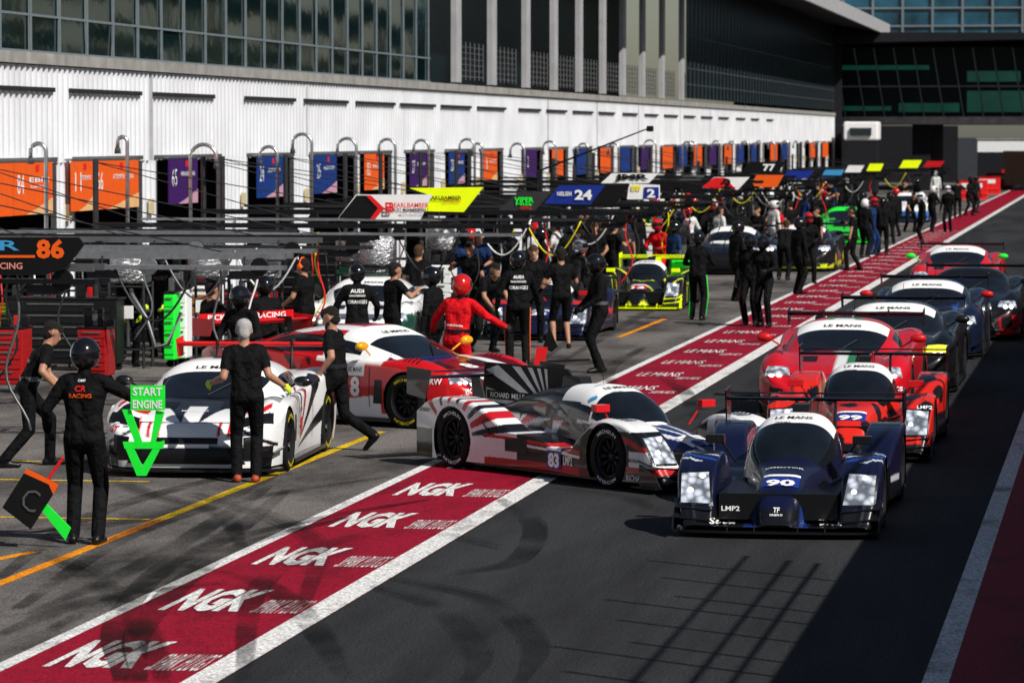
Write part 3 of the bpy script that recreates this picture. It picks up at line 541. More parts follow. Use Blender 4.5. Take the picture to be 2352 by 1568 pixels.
def person(label,loc,rz,pose={},top=CBLK,skin=SKIN,glove=SKIN,shoe=BLK,hair=HAIRB,trousers=None,helmet=None,visor=GLASS,back=(),vox=.013,sc=1.,proto=None,group=None,belt=None,stripe=None,beard=False,phones=None):
    t=thing('person',label,'person',loc,rz,group); t.scale=(sc,)*3
    me,I=proto or person_body(pose,vox,helmet is None)
    b=link('body',me,t)
    for k,m in enumerate((top,skin if not helmet else CBLK,glove,shoe,hair,trousers or top)): b.material_slots[k].link='OBJECT'; b.material_slots[k].material=m
    if helmet:
        n,m_=20,14; hf=[];vf=[]; pts=[]
        for j in range(m_+1):
            for i in range(n): a=2*pi*(i-.5)/n; th=pi*j/m_*.86; pts.append((.15*math.sin(th)*math.cos(a)*(1.0+.1*(math.cos(a)>0)),.128*math.sin(th)*math.sin(a),.145*math.cos(th)+.03))
        P=xf(I,pts)
        for j in range(m_):
            for i in range(n):
                f=(j*n+i,j*n+(i+1)%n,(j+1)*n+(i+1)%n,(j+1)*n+i); front=(i<6 or i>=15); (vf if front and 6<=j<9 else hf).append(f)
        hm=MB().add(P,hf).build('helmet',helmet,t,True); MB().add(P,vf).build('visor',visor,hm,True)
    else:
        e=MB()
        for k in(-1,1): e.ell(xf(I,[(.088,.033*k,.012)])[0],(.009,.01,.007),8,6)
        e.build('eyes',mat('eye_dark',(.02,.015,.01),.3),t,True)
        if beard: 
            mb=MB(); mb.cap(*xf(I,[(.035,0,-.06),(.07,0,-.095)]),.062,.04); mb.build('beard',hair,t,True)
        if phones:
            mb=MB()
            for k in(-1,1): mb.ell(xf(I,[(0,.1*k,.0)])[0],(.045,.03,.05))
            mb.tube(xf(I,[(0,.105*math.cos(a),.02+.125*math.sin(a)) for a in np.linspace(0,pi,9)]),.012,6); mb.build('headset',phones,t,True)
    if belt:
        mb=MB(); c=I['pel']+I['sp']*.1; mb.lathe([(-.025,.12),(-.025,.126),(.025,.126),(.025,.12)],(0,0,0),'Z',20); mb.v=[tuple(c+Vector((v[0]*.98,v[1]*1.4,v[2]))) for v in mb.v]; mb.build('belt',belt,t)
    if back:
        bv=BVHTree.FromPolygons(I['V'],I['Q'])
        for (tx,w_,h_,dz,m) in back: decal('back_print',text_mesh(tx,.02),w_,h_,I['sh']+I['sp']*dz-I['fr']*.1,-I['fr'],I['sp'],m,t,bv,.008)
    if stripe:
        for k,ft,pole in((1,pose.get('fl',POSE['fl']),POSE['fpoleL']),(-1,pose.get('fr',POSE['fr']),POSE['fpoleR'])):
            hp=I['pel']+Vector((0,.09*k,-.04)); kn,an=ik(hp,Vector(ft)+Vector((0,0,.09)),.44,.44,pole); o_=Vector((0,k,0))
            MB().tube([hp+o_*.097,kn+o_*.071,an+o_*.063],.01,5).build('leg_stripe',stripe,t,True)
    return t,I
HBK=mat('helmet_black',(.006,.006,.008),.15,0,.6,var=.05); HRD=mat('helmet_red',(.5,.01,.01),.2,0,.8); HWH=mat('helmet_white',(.75,.75,.78),.2,0,.8); HSV=mat('helmet_silver',(.5,.5,.52),.2,.7,.5)
def G3(u,v): p=WZ(u,v); return (p.x,p.y,0)
AW=pi/2+R(13)
person('helmeted crew member in black at far left, back turned, holding the green start board',G3(195,1250),AW+R(-8),dict(hl=(.2,.36,.98),hr=(.28,-.5,1.24),fl=(.04,.11,0),fr=(-.03,-.12,0),lean=3,twist=-8),helmet=HBK,glove=GLVB,shoe=BLK,back=[('CR',.1,.05,-.07,REDD),('RACING',.2,.035,-.13,ORG),('OMP',.07,.025,.0,WHT)],sc=1.05,vox=.011)
person('mechanic in black shirt and belt bending to the right at far left edge',G3(62,1072),R(25),dict(lean=28,hl=(.45,.1,.85),hr=(.3,-.35,.9),fl=(.28,.14,0),fr=(-.28,-.12,0),short=True,hp=25,pz=.9),belt=STEEL,hair=HAIRB,glove=GLVB,back=[('MKTC',.16,.04,-.2,WHT)],vox=.011)
person('grey-haired man in black polo and trousers standing with yellow gloves before the white car',G3(568,1108),AW,dict(hl=(.16,.38,1.06),hr=(.12,-.40,1.02),fl=(.03,.11,0),fr=(-.02,-.09,0),short=True,hp=15,lean=7,side=3,epole=(-.5,0,-.6)),hair=HAIRG,glove=GLV,shoe=mat('orange_shoe',(.4,.06,.02),.5),vox=.011)
person('bearded man in black T-shirt walking left past the red number 8 car',G3(775,1035),pi-R(8),dict(hl=(.12,.28,.92),hr=(.2,-.2,.86),fl=(.3,.06,0),fr=(-.42,-.08,.1),toeR=-45,lean=6,pz=.9,short=True,hp=20),beard=True,glove=SKIN,belt=CGRY,vox=.011)
p=WZ(1048,612,1.95); person('crew member in bright red overalls and red helmet beside the nose of car 8',(p.x,p.y,0),AW-R(25),dict(hl=(.3,.45,1.05),hr=(.1,-.62,1.12),lean=8,side=-4),top=CRED,helmet=HRD,glove=GLVB,back=[('mechanix',.22,.035,-.3,WHT)],belt=BLK,vox=.013,sc=1.04)
person('crew member with orange leg stripe and lettered black back, beside a red board pole',G3(1190,842),AW,dict(hl=(.1,.32,.9),hr=(.3,-.35,.95)),helmet=HBK,glove=GLVB,stripe=ORG,back=[('AUDI',.16,.05,-.04,WHT),('SANLORENZO',.24,.03,-.11,WHT),('ORANGE1',.28,.055,-.2,WHT)],vox=.014,sc=1.04)
p=WZ(820,588,1.9); person('crew member with lettered black overalls behind the roof of the white green-winged car',(p.x,p.y,0),AW,dict(hl=(.3,.3,1.),hr=(.3,-.3,1.)),helmet=HBK,glove=GLVB,back=[('AUDI',.2,.06,-.04,WHT),('SANLORENZO',.24,.03,-.11,WHT),('ORANGE1',.28,.055,-.2,WHT)],vox=.014)
p=WZ(703,588,1.78); person('dark-haired man in black polo with headset standing left of the lettered overalls',(p.x,p.y,0),R(160),dict(short=True,hl=(.3,.2,1.0)),phones=ORG,vox=.014)
person('man in black shirt and shorts standing with bare calves by the dark blue prototype',G3(1290,800),AW+R(10),dict(short=True,shorts=True,hl=(.3,.2,1.1),hr=(.35,-.2,1.1)),phones=BLK,shoe=RUB,vox=.014)
person('crew member in white-trimmed black overalls and helmet standing by the painted strip',G3(1378,856),pi+R(25),dict(hl=(.3,.2,1.0),hr=(.25,-.28,.95),fl=(.06,.12,0),fr=(-.05,-.12,0)),helmet=HBK,glove=GLVB,belt=STEEL,vox=.014,sc=1.04)
person('crew member in black with yellow gloves at left beside the green and white panel',G3(292,842),R(-60),dict(hl=(.25,.15,.75),hr=(.3,-.15,.75),lean=18),helmet=HBK,glove=GLV,vox=.016)
person('crew member in black overalls leaning behind the white cabinet at left',G3(368,822),R(-100),dict(hl=(.3,.2,.9),hr=(.3,-.1,.9),lean=12),helmet=HBK,glove=GLV,vox=.016)
pr=[person_body(dict(),.02,False),person_body(dict(hl=(.35,.18,1.1),hr=(.32,-.2,1.12),lean=8,fl=(.12,.14,0),fr=(-.12,-.12,0)),.02,False),
    person_body(dict(short=True,hl=(.3,.2,1.05)),.02,True),person_body(dict(short=True,hl=(.1,.32,.85),hr=(.3,-.25,1.3),fl=(.18,.1,0),fr=(-.16,-.1,0)),.02,True),person_body(dict(short=True,lean=40,pz=.88,hl=(.6,.2,.75),hr=(.6,-.2,.8),fl=(.1,.14,0),fr=(-.18,-.14,0)),.02,True)]
crowd=[(610,620,'crew member in black overalls and helmet seen right of the second foil tank',0,CBLK,HBK,None),
(960,560,'man in black shirt with bare arms behind the silver pole of the second canopy',2,CBLK,None,CGRY),
(1082,552,'dark-haired man in black standing beside the leaning brown-haired man',3,CBLK,None,None),
(1108,572,'brown-haired man in black T-shirt leaning forward left of the lettered overalls',4,CBLK,None,None),
(1165,535,'crew member in black helmet standing behind the dark blue prototype',1,CBLK,HBK,None),
(1322,538,'crew member with silver helmet between the shorts wearer and the yellow prototype',1,CGRY,HSV,None),
(1283,505,'man in white shirt in the crowd behind the silver helmet',2,CWHT,None,CBLK),
(1365,508,'leftmost of three bare-headed men standing behind the yellow prototype',2,CBLK,None,None),
(1405,508,'middle of three bare-headed men standing behind the yellow prototype',3,CBLK,None,None),
(1436,500,'rightmost of three bare-headed men standing behind the yellow prototype',2,CGRY,None,None),
(1484,452,'crew member in white helmet and green-black suit under the sign with 2',0,CGRN,HWH,CBLK),
(1530,470,'crew member in black with a helmet just right of the green-black suit',1,CBLK,HBK,None),
(1562,480,'crew member in dark overalls standing near the green equipment panel',0,CGRY,HBK,None),
(1602,522,'crew member in black with green leg stripes standing left of the black and white car',1,CBLK,HBK,None),
(1650,472,'man in white shirt among black-clad mechanics in the mid pit row',2,CWHT,None,CBLK),
(1690,500,'crew member in black just left of the red leg stripes',0,CBLK,HBK,None),
(1725,528,'crew member in black with red leg stripes at the strip edge',0,CBLK,HBK,None),
(1757,530,'crew member in black overalls shoulder to shoulder right of the red leg stripes',1,CBLK,HBK,None),
(1775,452,'person in white overalls standing behind the mechanics',0,CWHT,HWH,None),
(1800,485,'man in black polo bending behind the dark car with yellow rims',4,CBLK,None,None),
(1832,492,'first crew member in black right of the yellow-rimmed car',0,CBLK,HBK,None),
(1856,480,'crew member in black with red helmet right of the yellow-rimmed car',1,CBLK,HRD,None),
(560,640,'crew member in black beside the dark red tool cabinet',1,CBLK,HBK,None),
(900,600,'man in black T-shirt reaching out behind the white green-winged car',3,CBLK,None,None),
(1000,600,'helmeted crew member in black left of the red overalls',0,CBLK,HBK,None),
(1225,560,'bare-headed man in black right of the lettered overalls',2,CBLK,None,None),
(480,640,'bare-headed man in black behind the white cabinet with badge',3,CBLK,None,None)]
for i,(u,v,lab,k,top,hel,tr) in enumerate(crowd):
    p=WZ(u,v,1.86 if hel else 1.76); person(lab,(p.x,p.y,0),AW+R(rnd.choice((-60,-20,20,150,180,210,60))),proto=pr[k],top=top,helmet=hel,trousers=tr,glove=GLVB if hel else SKIN,stripe=(GRN if 'green leg' in lab else REDD if 'with red leg' in lab else None),hair=HAIRN if i%3==1 else HAIRB)
far=[(1880,470),(1962,470),(1985,455),(2003,452),(2028,452),(1515,500),(1545,505),(1580,470),(1622,468),(1705,470),(1742,468),(1818,455),(1870,448),(2120,440),(2140,425),(2090,425),(2060,430),(2178,425),(2225,405),(2240,402),(2010,430),(1340,480),(1385,478),(1250,520),(1465,480),(1672,455),(1975,438),(2045,440),(1795,440),(1845,440),(1890,436),(2075,412),(2105,408),(2200,408)]
fp=[]
for u,v in far: p=WZ(u,v,1.8); fp.append((p.x,p.y))
for k in range(86): 
    y=rnd.uniform(74,185); x=rnd.uniform(-14.8,-11.9) if rnd.random()<.7 else rnd.uniform(-9.3,-8.3)
    if x>-9.5 and (y<134 or 150<y<172): x=rnd.uniform(-13.5,-12)
    fp.append((x,y))
for i,(x,y) in enumerate(fp):
    hel=rnd.choice((HBK,HBK,HBK,None,None,HRD,HWH)); tp=rnd.choice((CBLK,)*9+(CGRY,CBLU))
    if i%23==5: tp=CRED
    if i%29==7: tp=CWHT
    person('dark-clad team member in the distant pit lane crowd' if tp not in(CRED,CWHT) else 'brightly clad team member in the distant pit lane crowd',(x,y,0),AW+R(rnd.uniform(0,360)),proto=pr[(rnd.choice((0,1)) if hel else rnd.choice((2,3,3,4)))],top=tp,trousers=CBLK if tp is CWHT else None,helmet=hel,glove=GLVB,group='distant crowd along the pit row')
p=WZ(2150,392,1.8); person('person in white overalls far down the lane near the red barriers',(p.x,p.y,0),AW,proto=pr[0],top=CWHT,helmet=HWH)
# ---------------------------------------------------------------- held boards
def pxplate(mb,pts,Y,th=.02): mb.plate([WY(u,v,Y) for u,v in pts],(0,th,0))
Yb=WZ(195,1250).y-.15
b=thing('start_board','green start engine board with downward arrow held in front of the white car','sign',WY(325,1090,Yb))
mb=MB(); pxplate(mb,[(300,885),(378,885),(378,942),(300,942)],Yb); mb.build('text_panel',GRN,b,world=True)
mb=MB()
for pl in ([(280,940),(300,940),(328,1018),(345,1018),(358,942),(378,946),(352,1030),(315,1030)],[(282,1014),(378,1014),(374,1030),(286,1030)],[(282,1014),(302,1018),(330,1078),(326,1092),(314,1092)],[(378,1010),(358,1018),(322,1078),(326,1092),(336,1092)]): pxplate(mb,pl,Yb+.025+.001*len(mb.v)/8,.012)
mb.build('arrow',GRN,b,world=True)
for tx,v in(('START',899),('ENGINE',928)): decal('board_lettering',text_mesh(tx,.02),.27,.075,WY(339,v,Yb),(0,-1,0),(0,0,1),WHT,b,None,.006,world=True)
b=thing('crew_board','black and orange crew board on a red handle held low at far left','sign',WY(70,1200,Yb-.3))
mb=MB(); pxplate(mb,[(5,1165),(62,1075),(136,1112),(70,1215)],Yb-.3); mb.build('panel',BLK,b,world=True)
mb=MB(); pxplate(mb,[(55,1086),(62,1075),(136,1112),(122,1135),(112,1112)],Yb-.304,.002); mb.build('orange_band',ORG,b,world=True)
decal('emblem',text_mesh('C',-.01),.15,.2,WY(70,1148,Yb-.31),(0,-1,0),(.35,0,1),STEEL,b,None,.004,world=True)
mb=MB(); mb.tube([WY(110,1100,Yb-.29),WY(145,1050,Yb-.29)],.015); mb.build('handle',REDD,b,world=True)
b=thing('green_pointer','flat green pointer resting by the feet of the leftmost crew member','sign',WY(155,1235,Yb-.2))
mb=MB(); pxplate(mb,[(90,1165),(108,1158),(162,1212),(150,1240)],Yb-.2); mb.build('blade',GRN,b,world=True)
b=thing('pole_board','small red board with a black paddle on a pole beside the painted strip','sign',G3(1240,855)); Yp=WZ(1240,870).y
mb=MB(); pxplate(mb,[(1232,797),(1258,797),(1250,838),(1226,838)],Yp); mb.build('panel',REDD,b,world=True)
mb=MB(); mb.tube([WY(1255,830,Yp),WY(1355,826,Yp)],.015); mb.build('pole',BLK,b,world=True)
mb=MB(); pxplate(mb,[(1246,800),(1262,750),(1280,795),(1268,808)],Yp+.1); mb.build('paddle',BLK,b,world=True)
# ---------------------------------------------------------------- ground
def asphalt(n,c,c2,sc,bump,rough=.85,p0=.35,p1=.62,sy=.35):
    m=bpy.data.materials.new(n); m.use_nodes=True; t=m.node_tree; b=t.nodes['Principled BSDF']; L=t.links.new
    tc=t.nodes.new('ShaderNodeTexCoord'); mp=t.nodes.new('ShaderNodeMapping'); mp.inputs['Scale'].default_value=(1,sy,1); L(tc.outputs['Object'],mp.inputs[0])
    a=t.nodes.new('ShaderNodeTexNoise'); a.inputs['Scale'].default_value=sc; a.inputs['Detail'].default_value=9; a.inputs['Roughness'].default_value=.68; L(mp.outputs[0],a.inputs['Vector'])
    g=t.nodes.new('ShaderNodeTexNoise'); g.inputs['Scale'].default_value=45; g.inputs['Detail'].default_value=4; L(tc.outputs['Object'],g.inputs['Vector'])
    cr=t.nodes.new('ShaderNodeValToRGB'); cr.color_ramp.elements[0].position=p0; cr.color_ramp.elements[1].position=p1; cr.color_ramp.elements[0].color=(*c2,1); cr.color_ramp.elements[1].color=(*c,1); L(a.outputs[0],cr.inputs[0])
    mr=t.nodes.new('ShaderNodeMapRange'); mr.inputs[1].default_value=.3; mr.inputs[2].default_value=.7; mr.inputs[3].default_value=.35; mr.inputs[4].default_value=1.65; L(g.outputs[0],mr.inputs[0])
    mx=t.nodes.new('ShaderNodeMix'); mx.data_type='RGBA'; mx.blend_type='MULTIPLY'; mx.inputs[0].default_value=1; L(cr.outputs[0],mx.inputs[6]); L(mr.outputs[0],mx.inputs[7]); L(mx.outputs[2],b.inputs['Base Color'])
    b.inputs['Roughness'].default_value=rough; b.inputs['Specular IOR Level'].default_value=.1
    bp=t.nodes.new('ShaderNodeBump'); bp.inputs['Strength'].default_value=bump; bp.inputs['Distance'].default_value=.01; L(g.outputs[0],bp.inputs['Height']); L(bp.outputs[0],b.inputs['Normal'])
    return m
GA=asphalt('fast_lane_asphalt',(.038,.039,.041),(.017,.017,.019),.8,.7,sy=.12); GP=asphalt('pit_apron_concrete',(.165,.15,.142),(.038,.035,.034),.5,.4,p0=.38,p1=.6); GRd=asphalt('red_strip_paint',(.27,.005,.022),(.13,.004,.013),1.2,.2,rough=.7,p0=.32,p1=.52); GWh=asphalt('white_line_paint',(.68,.67,.66),(.32,.31,.3),2,.2,p0=.34,p1=.48); GYe=asphalt('yellow_line_paint',(.75,.5,.01),(.45,.27,.01),2,.2); GOr=asphalt('orange_line_paint',(.8,.28,.01),(.5,.15,.01),2,.2)
def sheet(name,x0,x1,y0,y1,z,m,kind='structure'):
    o=MB().add([(x0,y0,z),(x1,y0,z),(x1,y1,z),(x0,y1,z)],[(0,1,2,3)]).build(name,m); o['kind']=kind; return o
sheet('ground',-3000,3000,-500,5000,0,GA)
XL=(WZ(0,1528).x+WZ(1010,1049).x)/2; XR=(WZ(500,1568).x+WZ(1262,1110).x)/2; XY=(WZ(890,990).x+WZ(0,1335).x)/2; XW=WZ(2145,1568).x
sheet('pit_apron',-19.2,XL+.01,-10,300,.004,GP); sheet('painted_strip',XL,XR,-10,300,.008,GRd)
sheet('strip_line',XL,XL+.13,-10,300,.012,GWh); sheet('strip_line',XR-.24,XR,-10,300,.012,GWh); sheet('lane_edge_line',XW-.08,XW+.1,-10,300,.008,GWh); sheet('wall_side_paint',XW+.1,.4,-10,300,.006,GRd)
for y0,y1,m in((-10,WZ(370,1195).y,GOr),(WZ(370,1195).y,WZ(880,992).y,GYe),(WZ(1420,775).y,WZ(1540,732).y,GOr),(WZ(1920,580).y,WZ(1985,545).y,GOr)): sheet('box_line',XY-.06,XY+.06,y0,y1,.008,m)
a=WZ(0,1292);b=WZ(80,1268); MB().add([(a.x-1,a.y-3,.008),(b.x-.06,b.y,.008),(b.x+.06,b.y,.008),(a.x-.8,a.y-3,.008)],[(0,1,2,3)]).build('box_mark',GOr)['kind']='structure'
for vv in(1108,1195,1062):
    a=WZ(0,vv-8);b=WZ(340 if vv!=1062 else 140,vv)
    o=MB().add([(a.x,b.y,.008),(b.x,b.y,.008),(b.x,b.y+.1,.008),(a.x,b.y+.1,.008)],[(0,1,2,3)]).build('box_mark',GYe); o['kind']='structure'
mb=MB(); Vn,Fn=text_mesh('NGK',.05); Vs,Fs=text_mesh('SPARK PLUGS',.0); Vl,Fl=text_mesh('LE MANS',.01); Vm,Fm=text_mesh('SERIES',.0); y=WZ(1005,1126).y-3.22*5; xN=WZ(1005,1126).x; xS=WZ(1117,1130).x
while y<150:
    if y<46:
        mb.add([(xN-.03+a*.64,y+b*1.45,.014) for a,b in Vn],Fn); mb.add([(xS+.04+a*.38,y-.35+b*.85,.014) for a,b in Vs],Fs)
    else:
        mb.add([(xN-.02+a*.66,y+.2+b*.95,.014) for a,b in Vl],Fl); mb.add([(xS-.02+a*.36,y-.7+b*.5,.014) for a,b in Vm],Fm)
    y+=3.22
o=mb.build('painted_lettering',GWh); o['kind']='structure'
tm=bpy.data.materials.new('tyre_mark'); tm.use_nodes=True; t=tm.node_tree; b=t.nodes['Principled BSDF']; b.inputs['Base Color'].default_value=(.008,.008,.008,1); b.inputs['Roughness'].default_value=.7; b.inputs['Specular IOR Level'].default_value=.1
nz=t.nodes.new('ShaderNodeTexNoise'); nz.inputs['Scale'].default_value=.5; nz.inputs['Detail'].default_value=12; nz.inputs['Roughness'].default_value=.72; tc=t.nodes.new('ShaderNodeTexCoord'); t.links.new(tc.outputs['Object'],nz.inputs['Vector']); mr=t.nodes.new('ShaderNodeMapRange'); mr.inputs[1].default_value=.38; mr.inputs[2].default_value=.68; mr.inputs[3].default_value=.0; mr.inputs[4].default_value=.7; t.links.new(nz.outputs[0],mr.inputs[0]); t.links.new(mr.outputs[0],b.inputs['Alpha'])
def mark(px,wd=.2,z=.018):
    P=[WZ(u,v) for u,v in px]; n=len(P); ts=np.arange(n); T=np.linspace(0,n-1,40); X=ci(T,ts,[p.x for p in P]); Yv=ci(T,ts,[p.y for p in P]); mb=MB(); vs=[]
    for i in range(40):
        j=min(i+1,39); k=max(i-1,0); d=Vector((X[j]-X[k],Yv[j]-Yv[k],0)).normalized(); ww=wd*(.35+.65*math.sin(pi*min(1,(i+2)/42))); nn=Vector((-d.y,d.x,0))*ww/2; c=Vector((X[i],Yv[i],z)); vs+=[c-nn,c+nn]
    mb.add(vs,[(2*i,2*i+1,2*i+3,2*i+2) for i in range(39)]); o=mb.build('tyre_mark',tm); o['kind']='structure'
for k,px in enumerate([[(0,1330),(180,1200),(420,1120),(700,1060)],[(40,1400),(300,1230),(560,1150),(900,1095)],[(280,1568),(270,1430),(420,1280),(700,1200),(980,1150)],[(320,1568),(330,1440),(520,1270),(800,1190)],[(0,1460),(220,1380),(520,1340)],[(800,1568),(720,1440),(600,1340),(420,1300)],[(900,1330),(1120,1380),(1230,1480),(1200,1568)],[(860,1350),(1010,1400),(1100,1500),(1080,1568)],[(1265,1120),(1420,1140),(1520,1175)],[(1150,1150),(1230,1210),(1190,1290),(1050,1320)],[(120,1000),(300,1120),(500,1180),(560,1260)],[(1500,860),(1570,900),(1600,960)],[(560,1568),(600,1350),(800,1240),(1000,1230),(1150,1260)],[(1480,800),(1400,850),(1420,900)],[(620,1120),(500,1200),(330,1300),(60,1420)],[(660,1130),(560,1210),(380,1320),(120,1450)],[(0,1240),(200,1320),(330,1450),(380,1568)],[(740,1010),(560,1130),(300,1200),(0,1230)],[(1350,760),(1200,850),(1100,900)],[(1600,660),(1450,740),(1300,830)],[(450,1140),(620,1190),(730,1260),(700,1400)]]): mark(px,.24,.0165+.0011*k)
# ---------------------------------------------------------------- pit building
XB=-19.
WC=mat('white_cladding',(.7,.71,.74),.55,var=.1,scale=.6); CON=mat('concrete_band',(.3,.29,.27),.8,var=.25,scale=2); CONL=mat('pale_concrete',(.36,.36,.37),.7,var=.12,scale=1.5)
BG=mat('curtain_glass',(.002,.012,.014),.04,0,.5,var=.4,scale=.5,bump=.12,bscale=.7,spec=.5); MUL=mat('mullion_grey',(.16,.2,.22),.5,.1); LG=mat('loggia_glass',(.002,.008,.01),.3,var=.4,scale=.5,spec=.15)
bd=thing('pit_building','long white ribbed pit garage building with glass upper floor on the left','building',(XB,60,0))
def corr(mb,y0,y1,z0,z1,p=.34):
    n=max(1,int(round((y1-y0)/p))); pr_=[(0,0),(.62,0),(.66,.06),(.96,.06)]
    L=[(y0+(i+a)*(y1-y0)/n,XB+b) for i in range(n) for a,b in pr_]+[(y1,XB)]
    vs=[(x,y,z0) for y,x in L]+[(x,y,z1) for y,x in L]; m=len(L); mb.add(vs,[(i,i+1,m+i+1,m+i) for i in range(m-1)])
op=[(uY(a,XB),uY(b,XB)) for a,b in((-60,120),(163,318),(352,500),(562,668),(706,815))]
k=0
for u in(858,960,1048,1125,1220,1280): c=uY(u,XB); op.append((c-2.1,c+2.1))
c=uY(1280,XB)
YE=uY(1915,XB)
while c+8.3<YE: c+=5.95+(2.3 if k%5==4 else 0); k+=1; op.append((c-2.1,c+2.1))
mb=MB(); corr(mb,40,YE,3.2,4.92); prev=40
for a,b_ in op: 
    if a-prev>.3: corr(mb,prev,a,0,3.2)
    prev=b_
corr(mb,prev,YE,0,3.2); mb.build('ribbed_wall',WC,bd,world=True)
for a,b_ in op[::2]: MB().box((XB+.03,a-.3,4.05),(.07,.03,1.7)).build('wall_joint',mat('joint_grey',(.4,.4,.42),.7),bd,world=True)
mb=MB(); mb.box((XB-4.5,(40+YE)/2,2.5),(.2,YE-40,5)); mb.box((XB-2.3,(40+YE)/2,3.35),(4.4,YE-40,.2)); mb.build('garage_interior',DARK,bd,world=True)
for a,b_ in op:
    m=MB(); m.box((XB+.02,(a+b_)/2,3.26),(.1,b_-a+.2,.08)); 
    for yy in(a,b_): m.box((XB+.02,yy,1.6),(.09,.07,3.2))
    m.build('door_frame',STEEL,bd,world=True)
    MB().box((XB+.1,a-.55,2.3),(.08,.16,.3)).build('wall_lantern',mat('lantern_cream',(.6,.5,.3),.5),bd,world=True)
for i,(a,b_) in enumerate(((-40,122),(158,322),(350,490),(562,676),(697,797),(816,905),(920,998),(1013,1080),(1095,1160),(1190,1240),(1255,1300),(1315,1360),(1375,1410),(1430,1462),(1480,1510),(1525,1555),(1570,1595),(1610,1635),(1650,1672),(1690,1710),(1725,1742),(1760,1775))):
    y0=uY(a,XB+.06); y1=uY(b_,XB+.06); MB().box((XB+.08,(y0+y1)/2,4.5),(.06,y1-y0,.08)).build('vent_slot',mat('slot_dark',(.02,.02,.022),.6),bd,world=True)
m=MB(); m.box((XB-.08,(40+YE)/2,5.04),(.4,YE-40,.2)); m.build('concrete_band',CON,bd,world=True)
YG=uY(988,XB); Y2=uY(1575,XB); y=uY(0,XB)-1.85*3
m=MB()
while y<YG-.2:
    y1=min(y+1.85,YG)
    for z0,z1 in((5.15,5.8),(5.8,7.75),(7.8,9.6)): 
        t1=rnd.uniform(-.012,.012); t2=rnd.uniform(-.012,.012)
        MB().add([(XB-.02+t1,y,z0),(XB-.02+t2,y1,z0),(XB-.02-t1,y1,z1),(XB-.02-t2,y,z1)],[(0,1,2,3)]).build('window_pane',BG,bd,world=True)
    m.box((XB+.01,y,7.4),(.03,.11,4.5)); y=y1
for z in(5.16,5.8,7.78,9.6): m.box((XB+.005,(YG+45)/2,z),(.03,YG-45,.045))
m.build('window_mullions',MUL,bd,world=True)
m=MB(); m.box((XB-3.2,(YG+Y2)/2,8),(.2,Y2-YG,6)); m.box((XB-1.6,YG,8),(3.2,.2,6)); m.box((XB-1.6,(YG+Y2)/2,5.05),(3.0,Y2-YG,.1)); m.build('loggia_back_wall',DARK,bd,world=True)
MB().add([(XB-2.9,YG+.3,5.3),(XB-2.9,Y2,5.3),(XB-2.9,Y2,9.6),(XB-2.9,YG+.3,9.6)],[(0,1,2,3)]).build('loggia_glass',LG,bd,world=True)
for u in(1048,1130,1208,1272,1330,1384,1430,1475,1520,1565):
    y=uY(u,XB); MB().box((XB-.0,y,8.2),(.16,.85,6.0)).build('column',CONL,bd,world=True)
    m=MB()
    for k in range(6): m.tube([(XB-.1,y+.6,5.4+k*.17),(XB-.1,y+5.2,5.4+k*.17)],.015,4)
    for k in range(7): m.tube([(XB-.1,y+.6+k*.77,5.3),(XB-.1,y+.6+k*.77,6.4)],.02,4)
    m.build('balcony_railing',STEEL,bd,world=True)
MB().add([(XB,Y2,5.3),(XB,YE,5.3),(XB,YE,12),(XB,Y2,12)],[(0,1,2,3)]).build('screen_glass',LG,bd,world=True)
m=MB(); y=Y2; MULD=mat('mullion_dark',(.06,.07,.08),.5)
while y<YE: m.box((XB+.02,y,8.5),(.02,.1,6.4)); y+=1.6
for z in(5.9,6.6,8,9.5): m.box((XB+.02,(Y2+YE)/2,z),(.02,YE-Y2,.05))
m.build('screen_mullions',MULD,bd,world=True)
MB().box((XB-2.25,(40+Y2)/2,9.9),(4.6,Y2-40,.6)).build('roof_slab',CON,bd,world=True)
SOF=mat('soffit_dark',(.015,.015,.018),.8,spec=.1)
xe=-16.; ye=uY(2050,xe); zc=WY(2050,88,ye).z
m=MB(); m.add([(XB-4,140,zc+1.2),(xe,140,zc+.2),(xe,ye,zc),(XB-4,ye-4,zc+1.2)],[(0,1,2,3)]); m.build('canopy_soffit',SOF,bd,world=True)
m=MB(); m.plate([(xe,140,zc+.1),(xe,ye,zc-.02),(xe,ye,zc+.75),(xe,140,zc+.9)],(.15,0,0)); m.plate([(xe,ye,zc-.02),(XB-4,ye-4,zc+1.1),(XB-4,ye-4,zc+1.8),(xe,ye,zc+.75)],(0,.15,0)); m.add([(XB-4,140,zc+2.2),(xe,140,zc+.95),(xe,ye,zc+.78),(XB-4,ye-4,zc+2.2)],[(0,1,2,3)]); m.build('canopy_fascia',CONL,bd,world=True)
MB().box((XB-2,YE+.2,6),(5,.4,12)).build('end_wall',SOF,bd,world=True)
